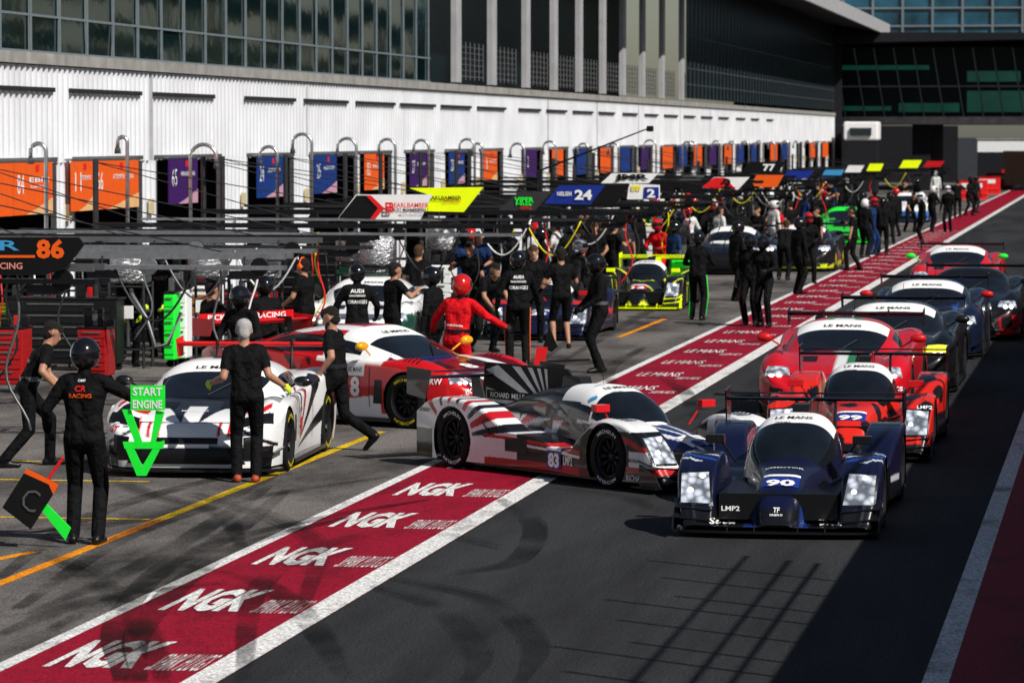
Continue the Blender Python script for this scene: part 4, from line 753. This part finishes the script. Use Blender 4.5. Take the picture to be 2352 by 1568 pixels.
ban=[(-50,27,ORG,'','56'),(29,118,ORG,'EBM','84'),(163,212,ORG,'ATTEMPTO','11'),(214,316,ORG,'ATTEMPTO RACING','66'),(387,452,PUR,'VIPER NIZA RACING','65'),(590,648,NAV,'NIELSEN RACING','24'),(722,772,NAV,'NIELSEN RACING','25'),(838,881,ORG,'RACING','83'),(942,979,PUR,'DUNLOP','27'),(1032,1066,NAV,'ALGARVE','20'),(1112,1141,ORG,'RACING','8'),(1207,1232,PUR,'','2'),(1269,1293,ORG,'',''),(1325,1350,NAV,'',''),(1380,1402,ORG,'',''),(1427,1447,NAV,'',''),(1473,1490,PUR,'',''),(1523,1545,ORG,'',''),(1560,1578,NAV,'',''),(1595,1612,ORG,'',''),(1630,1645,PUR,'',''),(1665,1680,ORG,'',''),(1695,1708,NAV,'',''),(1726,1738,NAV,'',''),(1770,1785,ORG,'',''),(1795,1808,NAV,'',''),(1860,1872,ORG,''  ,''),(1890,1902,ORG,'','')]
cn={ORG.name:'orange',PUR.name:'purple',NAV.name:'blue'}
seen={}
ordn=['nearest','second','third','fourth','fifth','sixth','seventh','eighth','ninth','tenth','eleventh','twelfth','thirteenth','fourteenth']
for a,b_,m,tx,nu in ban:
    c_=cn[m.name]; k=seen.get(c_,0); seen[c_]=k+1
    lab=f'{c_} garage banner, {ordn[k]} {c_} one along the white wall'
    xb=XB+.2; y0=uY(a,xb); y1=uY(b_,xb); yc=(y0+y1)/2
    t=thing('garage_banner',lab,'banner',(xb,yc,0)); MB().box((xb,yc,2.77),(.03,y1-y0,.9)).build('banner_cloth',m,t,world=True)
    MB().box((xb-.06,yc,3.25),(.12,y1-y0,.04)).build('bracket',SIL,t,world=True)
    if nu: decal('banner_number',text_mesh(nu,0),.42 if len(nu)>1 else .24,.34,(xb+.015,y0+.4,2.85),(1,0,0),(0,0,1),WHT,t,None,.005,world=True)
    if tx: 
        decal('banner_lettering',text_mesh(tx),min(1.5,(y1-y0)*.5),.085,(xb+.015,y0+(y1-y0)*.64,2.92),(1,0,0),(0,0,1),WHT,t,None,.005,world=True)
        decal('banner_lettering',text_mesh('Porsche 992 GT3'),min(1.2,(y1-y0)*.4),.05,(xb+.015,y0+(y1-y0)*.62,2.8),(1,0,0),(0,0,1),WHT,t,None,.005,world=True) if nu=='84' else None
        MB().add([(xb+.02,y0+.3*(y1-y0),2.32),(xb+.02,y1,2.32),(xb+.02,y1,2.6),(xb+.02,(y0+y1)/2+.2,2.42)],[(0,1,2,3)]).build('banner_wave',mat('pale_wave',(.55,.3,.4),.5) if m is not ORG else mat('pale_orange',(.8,.45,.2),.5),t,world=True)
        decal('flag_mark',patch(1,1),.2,.12,(xb+.015,y0+.6*(y1-y0),3.12),(1,0,0),(0,0,1),REDD,t,None,.005,world=True)
gn=[(105,70,330),(292,270,315),(437,497,332),(637,597,337),(716,672,308),(818,775,318),(908,870,320),(985,950,322),(1090,1055,320),(1108,1086,330),(1205,1172,330),(1277,1247,325),(1352,1327,330),(1422,1397,330),(1507,1478,322),(1568,1590,326),(1600,1578,326),(1655,1635,324),(1690,1672,325),(1720,1700,325),(1752,1735,324),(1780,1765,326),(1810,1795,324),(1835,1822,325),(1862,1848,324),(1885,1872,325)]
for i,(u,e,v) in enumerate(gn):
    X=-17.; y=uY(u,X); d=WY(u,v,y); top=d.z; w_=(WY(e,v,y).x-X); r=abs(w_)/2; s_=1 if w_>0 else -1
    t=thing('gooseneck_pipe','silver gooseneck pipe standing before the white garage wall','pipe',(X,y,0),group='gooseneck pipes along the garage wall')
    m=MB(); m.tube([(X,y,0),(X,y,top-r)]+[(X+s_*(r-r*math.cos(a)),y,top-r+r*math.sin(a)) for a in np.linspace(.2,pi,10)]+[(X+w_,y,top-r-.12)],.035,8); m.build('pipe',SIL,t,True,world=True)
    MB().lathe([(0,.05),(-.1,.06),(-.1,.0)],(X+w_,y,top-r-.1),'Z',10).build('nozzle',STEEL,t,True,world=True)
    MB().box((X,y,.02),(.25,.25,.03)).build('base_plate',STEEL,t,world=True)
# ---------------------------------------------------------------- far bridge building etc
fb=thing('bridge_building','dark glass building bridging the pit lane in the far distance','building',(-8,262,0)); yb=255
BGb=mat('blue_sky_glass',(.015,.07,.11),.15,0,.5,var=.6,scale=.5); GGl=mat('green_glass',(.01,.17,.11),.25,0,.5,var=.4,scale=.4,emit=.12)
MB().box((-8,yb+10,4.65),(36,20,.5)).build('floor_slab',CON,fb,world=True)
MB().box((-8,yb+10.5,7.2),(36,19,4.6)).build('dark_glass',LG,fb,world=True)
for x0,x1,z0,z1 in((-19.5,-15.5,5.3,5.6),(-15,-11,5.2,5.8),(-10.5,-5,5.2,6.6),(-10.5,-7,7.2,7.9),(-19,-13,8.0,8.3)): MB().box(((x0+x1)/2,yb+.9,(z0+z1)/2),(x1-x0,.1,z1-z0)).build('green_window',GGl,fb,world=True)
m=MB()
for k in range(26): m.tube([(-25+k*1.3,yb+.6,4.9),(-25.7+k*1.3,yb-.4,9.4)],.05,4)
m.box((-8,yb+.5,6.9),(36,.1,.1)); m.build('raked_mullions',MUL,fb,world=True)
m=MB(); m.plate([(-24,yb-4,9.6),(-4,yb-4,9.9),(10,yb-4,9.6),(10,yb-4,10.2),(-24,yb-4,10.4)],(0,24,0)); m.build('roof_wing',SOF,fb,world=True)
MB().box((-8,yb+12,13),(36,14,5)).build('upper_glass',BGb,fb,world=True)
m=MB()
for k in range(18): m.box((-25+k*2,yb+4.9,13),(.15,.15,5))
for z in(11,12.2,13.4,14.6): m.box((-8,yb+4.9,z),(36,.12,.12))
m.build('upper_mullions',MUL,fb,world=True)
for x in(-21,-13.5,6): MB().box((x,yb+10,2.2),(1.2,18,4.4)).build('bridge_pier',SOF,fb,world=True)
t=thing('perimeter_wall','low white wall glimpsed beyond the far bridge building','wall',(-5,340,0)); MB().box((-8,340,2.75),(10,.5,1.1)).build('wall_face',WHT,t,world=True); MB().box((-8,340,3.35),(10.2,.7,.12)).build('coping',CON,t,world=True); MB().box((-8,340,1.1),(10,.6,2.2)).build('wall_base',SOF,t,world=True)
t=thing('backdrop_wall','dark wall closing the garage end under the far bridge building','wall',(-17,300,0)); MB().box((-20,300,2.2),(14,.5,4.4)).build('wall_face',SOF,t,world=True)
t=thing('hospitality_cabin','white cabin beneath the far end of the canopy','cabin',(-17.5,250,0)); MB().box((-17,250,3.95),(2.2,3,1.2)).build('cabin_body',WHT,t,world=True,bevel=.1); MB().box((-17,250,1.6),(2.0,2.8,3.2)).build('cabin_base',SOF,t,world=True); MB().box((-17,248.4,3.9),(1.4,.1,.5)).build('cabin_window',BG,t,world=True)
for i in range(4):
    p=WZ(2232+i*32,458-i*12); t=thing('barrier','water-filled red barrier, %s from the left in the far row'%['first','second','third','fourth'][i],'barrier',(p.x,p.y,0)); m=MB(); m.plate([(-.9,-.25,0),(.9,-.25,0),(.9,.25,0),(-.9,.25,0)],(0,0,.3)); m.plate([(-.9,-.12,.3),(.9,-.12,.3),(.9,.12,.3),(-.9,.12,.3)],(0,0,.8)); m.build('barrier_body',REDD,t,bevel=.04); MB().box((0,-.13,.8),(1.2,.02,.25)).build('reflective_band',WHT,t)
t=thing('tan_block','tan block wall beyond the red barriers','wall',(-7,262,0)); MB().box((-6.7,262,1.4),(3,1,2.2)).build('wall_face',mat('tan_stone',(.35,.22,.14),.8),t,world=True); MB().box((-6.7,262,2.56),(3.2,1.2,.12)).build('coping',CON,t,world=True)
pw=thing('pit_wall','tall pit wall running along the right side of the lane','wall',(.8,20,0)); MB().box((.9,115,1.5),(1.0,270,3.0)).build('wall_body',CON,pw,world=True); MB().box((.9,115,3.03),(1.1,270,.06)).build('coping',CONL,pw,world=True)
fn=thing('catch_fence','steel catch fence on top of the pit wall','fence',(.45,25,3.06)); 
for k in range(12): y=19.0+k*.95+(k%3)*.12; MB().tube([(.45,y,3.06),(.45,y,4.5+.3*(k%3))],.025,6).build('post',STEEL,fn,world=True)
for z in(3.45,3.75,4.2): MB().tube([(.45,17,z),(.45,30.8,z)],.02,6).build('rail',STEEL,fn,world=True)
fn=thing('catch_fence','shorter steel fence further along the pit wall','fence',(.45,45,3.06))
for k in range(14): y=34+k*1.8; MB().tube([(.45,y,3.06),(.45,y,3.9)],.03,6).build('post',STEEL,fn,world=True)
MB().tube([(.45,33,3.9),(.45,59,3.9)],.03,6).build('rail',STEEL,fn,world=True)
gs=thing('grandstand','cream grandstand across the track reflected in the upper windows','grandstand',(34,250,0)); CRM=mat('cream_panel',(.5,.42,.2),.7,var=.4,scale=.08)
for k in range(6): MB().box((30+k*1.6,260,2+k*1.8),(1.6,300,1.2)).build('tier',CRM if k in(2,5) else DARK,gs,world=True)
for k in range(14): MB().box((29,115+k*21.5+(k%3)*3,6+k%2*2),(.8,3.2+2*(k%3),10)).build('column',CRM,gs,world=True)
MB().box((33,260,14.3),(12,305,.6)).build('grandstand_roof',DARK,gs,world=True)
# ---------------------------------------------------------------- gantries
def px_text(tx,box,Y,m,par,bold=.02):
    u0,v0,u1,v1=box; a=WY(u0,v1,Y); b_=WY(u1,v0,Y); decal('sign_lettering',text_mesh(tx,bold),abs(b_.x-a.x),abs(b_.z-a.z),(a+b_)/2,(0,-1,0),(0,0,1),m,par,None,.008,world=True)
def gantry(label,Y,xt,z=2.25,mat_=BLK,x0=-16.8,hoses=2,mast=3.3,bright=None):
    t=thing('pit_gantry',label,'gantry',(x0,Y,0)); L=xt-x0; bright=bright or (DST if int(Y)%2 else BLK)
    m=MB(); m.tube([(x0,Y,0),(x0,Y,mast)],.05,8); m.tube([(x0-.5,Y,.05),(x0+.5,Y,.05)],.04,6); m.tube([(x0,Y-.5,.05),(x0,Y+.5,.05)],.04,6); m.build('mast',DST,t,world=True)
    m=MB(); m.box(((x0+xt)/2,Y-.2,z),(L,.05,.07)); m.box(((x0+xt)/2,Y+.2,z),(L,.05,.07))
    for k in range(int(L/.8)): m.box((x0+.4+k*.8,Y,z),(.05,.36,.05))
    m.build('boom',mat_,t,world=True)
    m=MB(); m.box(((x0+xt)/2+.3,Y-.32,z-.13),(L*.9,.16,.05)); m.box(((x0+xt)/2-.4,Y+.4,z+.09),(L*.7,.1,.04)); m.build('cable_tray',bright,t,world=True)
    m=MB(); m.tube([(x0,Y,mast-.05),(x0+L*.85,Y,z+.05)],.008,4); m.tube([(x0,Y,mast-.05),(x0+L*.5,Y,z+.05)],.008,4); m.build('stay_cable',DST,t,world=True)
    for k in range(3):
        xx=xt-.5-k*L/3.2; m=MB(); m.box((xx,Y-.25,z-.22),(.34,.16,.1)); m.tube([(xx,Y-.25,z-.2),(xx,Y-.25,z)],.012,5); m.build('flood_lamp',DST,t,world=True)
    for k in range(4):
        xx=xt-.3-k*L/4.1; m=MB(); m.lathe([(-.035,.001),(-.035,.11),(.035,.11),(.035,.001)],(xx,Y-.3,z-.12),'Y',14); m.build('hose_reel',SIL if k%2 and Y<55 else BLK,t,world=True)
    for k in range(hoses):
        xx=xt-.8-k*1.3; ph=rnd.uniform(0,6); n=16
        if k%2: pts=[(xx+1.1*i/(n-1),Y-.3-.02*i,z-.12-.65*math.sin(pi*i/(n-1))) for i in range(n)]
        else: pts=[(xx+.18*math.sin(ph+i*.5)*(i/n),Y-.25-.1*i/n,z-.1-(z-.7)*i/n) for i in range(n)]
        MB().tube(pts,.014,6).build('hose',[BLK,WHT,YEL,STEEL,BLK,DST,REDD][(k*2+int(Y))%7],t,True,world=True)
    return t
g86=gantry('nearest pit gantry carrying the black and orange 86 sign at far left',38.,-10.35,2.35,STEEL,x0=-15,hoses=1)
m=MB(); pxplate(m,[(-60,632),(98,632),(150,618),(193,562),(180,545),(-60,545)],37.6,.04); m.build('sign_board',BLK,g86,world=True)
px_text('86',(84,549,148,594),37.6,ORG,g86,.04); px_text('R',(0,552,45,575),37.6,SKYB,g86); px_text('CING',(0,603,52,618),37.6,mat('salmon',(.7,.25,.2),.5),g86); m=MB(); pxplate(m,[(-60,586),(80,586),(80,592),(-60,592)],37.59,.005); m.build('sign_stripe',ORG,g86,world=True)
gantry('silver pit gantry over the white car with ray stripes',45.,-9.9,2.25,SIL,x0=-15.5,hoses=4,bright=SIL)
gantry('second silver pit gantry just behind the white striped car',50.,-10.6,2.3,STEEL,x0=-16,bright=SIL,hoses=4)
g=gantry('black pit gantry with the white and red arrow sign',61.5,-9.6,2.22,BLK,hoses=4,bright=SIL)
m=MB(); pxplate(m,[(775,503),(818,447),(992,447),(965,505)],60.5,.05); m.build('sign_board',WHT,g,world=True); m=MB(); pxplate(m,[(777,501),(819,449),(848,449),(880,478),(862,503)],60.48,.01); m.build('sign_point',BLK,g,world=True); m=MB(); pxplate(m,[(840,449),(852,449),(882,478),(862,503),(850,503),(868,478)],60.46,.01); m.build('sign_chevron',REDD,g,world=True)
px_text('EARLBAMBER',(905,466,985,477),60.45,REDD,g); px_text('MOTORSPORT',(925,480,985,486),60.45,BLK,g,.01); px_text('EB',(885,465,905,487),60.45,REDD,g,.05)
g=gantry('pit gantry with the fluorescent yellow sign',69.,-9.6,2.3,BLK,hoses=4)
m=MB(); pxplate(m,[(940,432),(1110,430),(1065,487),(965,485),(992,450)],62.,.05); m.build('sign_board',FLY,g,world=True); px_text('EARLBAMBER',(985,450,1060,459),61.98,BLK,g); px_text('MOTORSPORT',(1020,460,1060,465),61.98,REDD,g,.01)
g=gantry('pit gantry with the grey sign with green lettering',70.5,-8.9,2.25,BLK,hoses=3)
m=MB(); pxplate(m,[(1145,482),(1190,441),(1268,441),(1228,484)],67.2,.05); m.build('sign_board',mat('grey_sign',(.03,.03,.033),.5),g,world=True); px_text('VIPER',(1182,453,1226,465),67.18,GRN,g,.03); px_text('Niza',(1185,464,1222,472),67.18,GRN,g); px_text('MOTUL',(1195,474,1222,481),67.18,REDD,g)
g=gantry('pit gantry with the blue sign numbered 24',76.,-9.0,2.3,BLK,hoses=3)
m=MB(); pxplate(m,[(1250,468),(1285,426),(1390,426),(1355,470)],75.,.05); m.build('sign_board',BLU,g,world=True); m=MB(); pxplate(m,[(1357,470),(1392,424),(1447,424),(1415,468)],75.02,.05); m.build('sign_tip',BLK,g,world=True); px_text('24',(1320,436,1360,459),74.98,WHT,g,.04); px_text('NIELSEN',(1280,440,1313,450),74.98,WHT,g)
g=gantry('pit gantry with the white sign lettered JMR',96.,-9.3,2.4,BLK)
m=MB(); pxplate(m,[(1380,421),(1405,398),(1512,398),(1490,421)],80.,.05); m.build('sign_board',WHT,g,world=True); px_text('JMR',(1412,400,1490,416),79.98,BLK,g,.05)
g=gantry('pit gantry with the white board showing a blue number 2',86.,-9.4,2.3,BLK)
m=MB(); pxplate(m,[(1440,458),(1445,422),(1515,425),(1515,458)],79.5,.05); m.build('sign_board',WHT,g,world=True); m=MB(); pxplate(m,[(1478,456),(1480,430),(1513,430),(1513,456)],79.48,.01); m.build('number_panel',BLU,g,world=True); px_text('2',(1486,434,1505,454),79.47,WHT,g,.04); px_text('88',(1450,424,1472,438),79.48,YEL,g)
g=gantry('pit gantry with the red, white and black striped sign',98.,-9.2,2.5,BLK)
m=MB(); pxplate(m,[(1612,432),(1640,407),(1722,407),(1695,436)],92.,.05); m.build('sign_board',WHT,g,world=True); m=MB(); pxplate(m,[(1612,430),(1640,408),(1665,408),(1690,434),(1640,434)],91.98,.01); m.build('red_panel',REDD,g,world=True); px_text('PHILIPPINE',(1630,430,1690,437),91.96,BLK,g); px_text('2',(1660,410,1680,434),91.94,BLK,g,.05)
extra=[(1700,1805,372,398,BLK,'77','black sign numbered 77',112),(1722,1800,402,430,ORG,'','orange and yellow sign',108),(1795,1870,392,410,BLU,'','dark blue sign',125),(1885,1940,390,408,SKYB,'','sky blue sign',140),(1940,1985,380,396,WHT,'','white sign',150),(1990,2030,376,393,FLY,'','lime sign',160),(2065,2118,368,386,FLY,'','lime sign nearest the end of the row',175),(2120,2170,370,384,RED,'','slim red sign',180),(1560,1620,402,415,STEEL,'','grey sign beyond the JMR one',104)]
for u0,u1,v0,v1,m_,tx,ds,Y in extra:
    xe_=WY(u1,v0,Y).x; zz=WY(u0,v1,Y).z; g=gantry('distant pit gantry with the '+ds,Y,xe_+.3,zz-.1,BLK,mast=min(zz+.6,3.4),x0=-15.5)
    m=MB(); pxplate(m,[(u0,v1),(u0+(u1-u0)*.2,v0),(u1,v0),(u1-(u1-u0)*.2,v1)],Y-.5,.05); m.build('sign_board',m_,g,world=True)
    if tx: px_text(tx,((u0+u1)/2,v0+5,(u0+u1)/2+28,v1-5),Y-.52,WHT,g,.04)
for k,(Y,xt) in enumerate(((55.,-10.8),(82.,-9.6),(91.,-9.5),(120,-9.5),(132,-9.5))): gantry('plain dark pit gantry without a sign, %s nearest of its kind'%['first','second','third','fourth','fifth'][k],Y,xt,2.2+.02*k,BLK,hoses=3)
t=thing('camera_boom','long black camera boom pole rising to the right above the signs','boom',(-11,80,0)); a=WY(1240,392,80); b_=WY(1487,296,80)
MB().tube([(a.x,80,0),tuple(a)],.04,8).build('stand',BLK,t,world=True); MB().tube([tuple(a),tuple(b_)],.022,8,.014).build('pole',BLK,t,world=True); MB().box(WY(1493,296,80),(.14,.14,.12)).build('camera_head',BLK,t,world=True,bevel=.02)
# ---------------------------------------------------------------- pit equipment
def cart(label,u,v,m_,w_=.8,h=1.0,d=.5,rz=0,top=BLK):
    t=thing('tool_cart',label,'tool cart',G3(u,v),rz); MB().box((0,0,.12+h/2),(w_,d,h)).build('cabinet',m_,t,bevel=.02)
    n=5
    for k in range(n): dr=MB().box((0,-d/2-.008,.2+(k+.5)*(h-.1)/n),(w_*.9,.02,(h-.1)/n*.88)).build('drawer',m_,t,bevel=.006); MB().box((0,-d/2-.03,.2+(k+.75)*(h-.1)/n),(w_*.6,.02,.02)).build('drawer_handle',STEEL,dr)
    MB().box((0,0,.14+h),(w_*1.03,d*1.03,.03)).build('worktop',top,t)
    for k in range(5):
        hh=rnd.uniform(.08,.3); MB().box((-w_/2+.1+k*w_/5,rnd.uniform(-.1,.1),.156+h+hh/2),(rnd.uniform(.06,.14),.12,hh)).build('tool_box',rnd.choice((BLK,BLK,DST,RED,STEEL)),t,bevel=.01)
    for sx in(-1,1):
        for sy_ in(-1,1): MB().lathe([(-.02,.001),(-.02,.06),(.02,.06),(.02,.001)],(sx*(w_/2-.08),sy_*(d/2-.08),.06),'Y',12).build('castor',RUB,t)
    return t
DRED=mat('deep_red',(.35,.006,.008),.4,0,.2)
c1=cart('white tool cabinet with rounded badge standing behind the red rear wing',474,812,WHT,.5,1.05,.5)
decal('badge',patch(),.42,.32,(-.02,-.3,.85),(0,-1,0),(0,0,1),mat('brown_badge',(.35,.12,.03),.5),c1,None,.002)
cart('red tool cabinet at the far left edge behind the bending mechanic',10,900,DRED,.7,.8); cart('deep red tool cabinet with dark top left of the black-clad crew',222,880,DRED,.45,.7); cart('fluorescent yellow equipment case at left under the nearest gantry',90,765,FLY,2.6,.45,.5)
cart('white equipment case beside the yellow one',225,790,WHT,.8,.6); cart('white panel cabinet left of the white tool cabinet',420,838,WHT,.22,1.1,.4); cart('slim green panel cabinet touching the white one',396,842,GRN,.18,1.05,.4); cart('black tool cabinet behind the white green-winged car',640,765,BLK,1.2,1.0); cart('white tool cabinet behind the lettered overalls',1000,735,WHT,.8,1.0)
cart('dark red tool cabinet left of the man with headset',560,770,DRED,1.2,.7); cart('bright green equipment panel right of the yellow prototype',1565,690,GRN,.4,.8); cart('black equipment cabinet behind the three bare-headed men',1400,640,BLK,1.6,1.2); cart('yellow equipment case in the middle of the crowd',1795,600,YEL,.4,.5); cart('white cabinet in the crowd under the blue sign',1500,600,WHT,.8,1.0)
cart('wide black cabinet under the nearest gantry at left',150,850,BLK,1.8,1.0); cart('wide black cabinet behind the crew with yellow gloves',330,800,BLK,1.6,1.1); cart('wide black cabinet right of the yellow-lettered gantry',1090,700,BLK,1.6,1.1); cart('black cabinet behind the man with headset',760,720,BLK,1.8,1.2)
def tank(label,u,v,zb=1.35,h=.55,r=.33):
    p=WZ(u,v,zb+h/2); t=thing('fuel_rig',label,'fuel rig',(p.x,p.y,0))
    MB().lathe([(zb,.001),(zb,r*.9),(zb+.05,r),(zb+h-.05,r),(zb+h,r*.9),(zb+h+.02,.001)],(0,0,0),'Z',24).build('foil_tank',FOIL,t,True)
    m=MB()
    for sx in(-1,1):
        for sy_ in(-1,1): m.tube([(sx*.28,sy_*.28,0),(sx*.28,sy_*.28,zb+.02)],.025,6)
    for z in(.3,.9,zb-.05): 
        for s_ in(-1,1): m.tube([(-.28,s_*.28,z),(.28,s_*.28,z)],.018,5); m.tube([(s_*.28,-.28,z),(s_*.28,.28,z)],.018,5)
    m.build('stand',DST,t)
    MB().tube([(0,-.1,zb),(.1,-.25,zb-.2),(.35,-.35,.8),(.5,-.4,.35),(.7,-.4,.4),(.9,-.3,.9)],.035,8).build('fuel_hose',STEEL,t,True)
    MB().box((0,-.34,.9),(.25,.05,.2)).build('gauge_panel',WHT,t)
for i,(u,v,l) in enumerate(((478,600,'foil-wrapped fuel tank rig above the white tool cabinet'),(600,600,'foil-wrapped fuel tank rig right of the first one'),(300,610,'foil-wrapped fuel tank rig at left between two gantries'),(812,568,'foil-wrapped fuel tank rig above the lettered overalls at centre left'),(868,575,'foil-wrapped fuel tank rig paired right of the one above the lettered overalls'),(1015,545,'foil-wrapped fuel tank rig near the yellow sign'),(1230,500,'foil-wrapped fuel tank rig under the blue sign'),(1395,490,'foil-wrapped fuel tank rig behind the bare-headed men'))): tank(l,u,v)
def tyres(label,u,v,n):
    t=thing('tyre_stack',label,'tyres',G3(u,v))
    for k in range(n): MB().lathe([(0,.2),(0,.3),(.04,.34),(.25,.34),(.29,.3),(.29,.2),(.0,.2)],(0,0,.3*k+.002),'Z',20).build('tyre',RUB,t,True)
for i,(u,v,l) in enumerate(((700,760,'stack of tyres behind the red number 8 car'),(930,740,'stack of tyres left of the centre canopy poles'),(1050,735,'stack of tyres right of the white tool cabinet'),(1350,690,'stack of tyres left of the yellow prototype'))): tyres(l,u,v,3)
def rack(label,u,v,w_=1.6):
    t=thing('equipment_rack',label,'rack',G3(u,v)); m=MB()
    for sx in(-1,1):
        for sy_ in(-.3,.3): m.tube([(sx*w_/2,sy_,0),(sx*w_/2,sy_,1.6)],.02,5)
    for z in(.3,.8,1.2,1.6):
        for sy_ in(-.3,.3): m.tube([(-w_/2,sy_,z),(w_/2,sy_,z)],.018,5)
    m.build('frame',BLK,t)
    for k in range(5): MB().tube([(-w_/2+.2+k*.28,-.32,1.5),(-w_/2+.24+k*.28,-.34,1.05),(-w_/2+.16+k*.28,-.33,.6)],.014,5).build('hanging_line',[SIL,RED,BLK,WHT,BLK][k],t,True)
    for k in range(3): MB().lathe([(0,.07),(.5,.07),(.56,.03),(.6,.03)],(-w_/2+.3+k*.45,0,.32),'Z',12).build('gas_bottle',[SIL,BLK,RED][k],t,True)
for u,v,l in((60,840,'black tube rack of hoses at the far left'),(170,820,'black tube rack beside the yellow case'),(540,790,'black tube rack right of the white tool cabinet'),(760,745,'black tube rack behind the white green-winged car'),(880,730,'black tube rack under the black gantry'),(1130,705,'black tube rack behind the dark blue prototype')): rack(l,u,v)
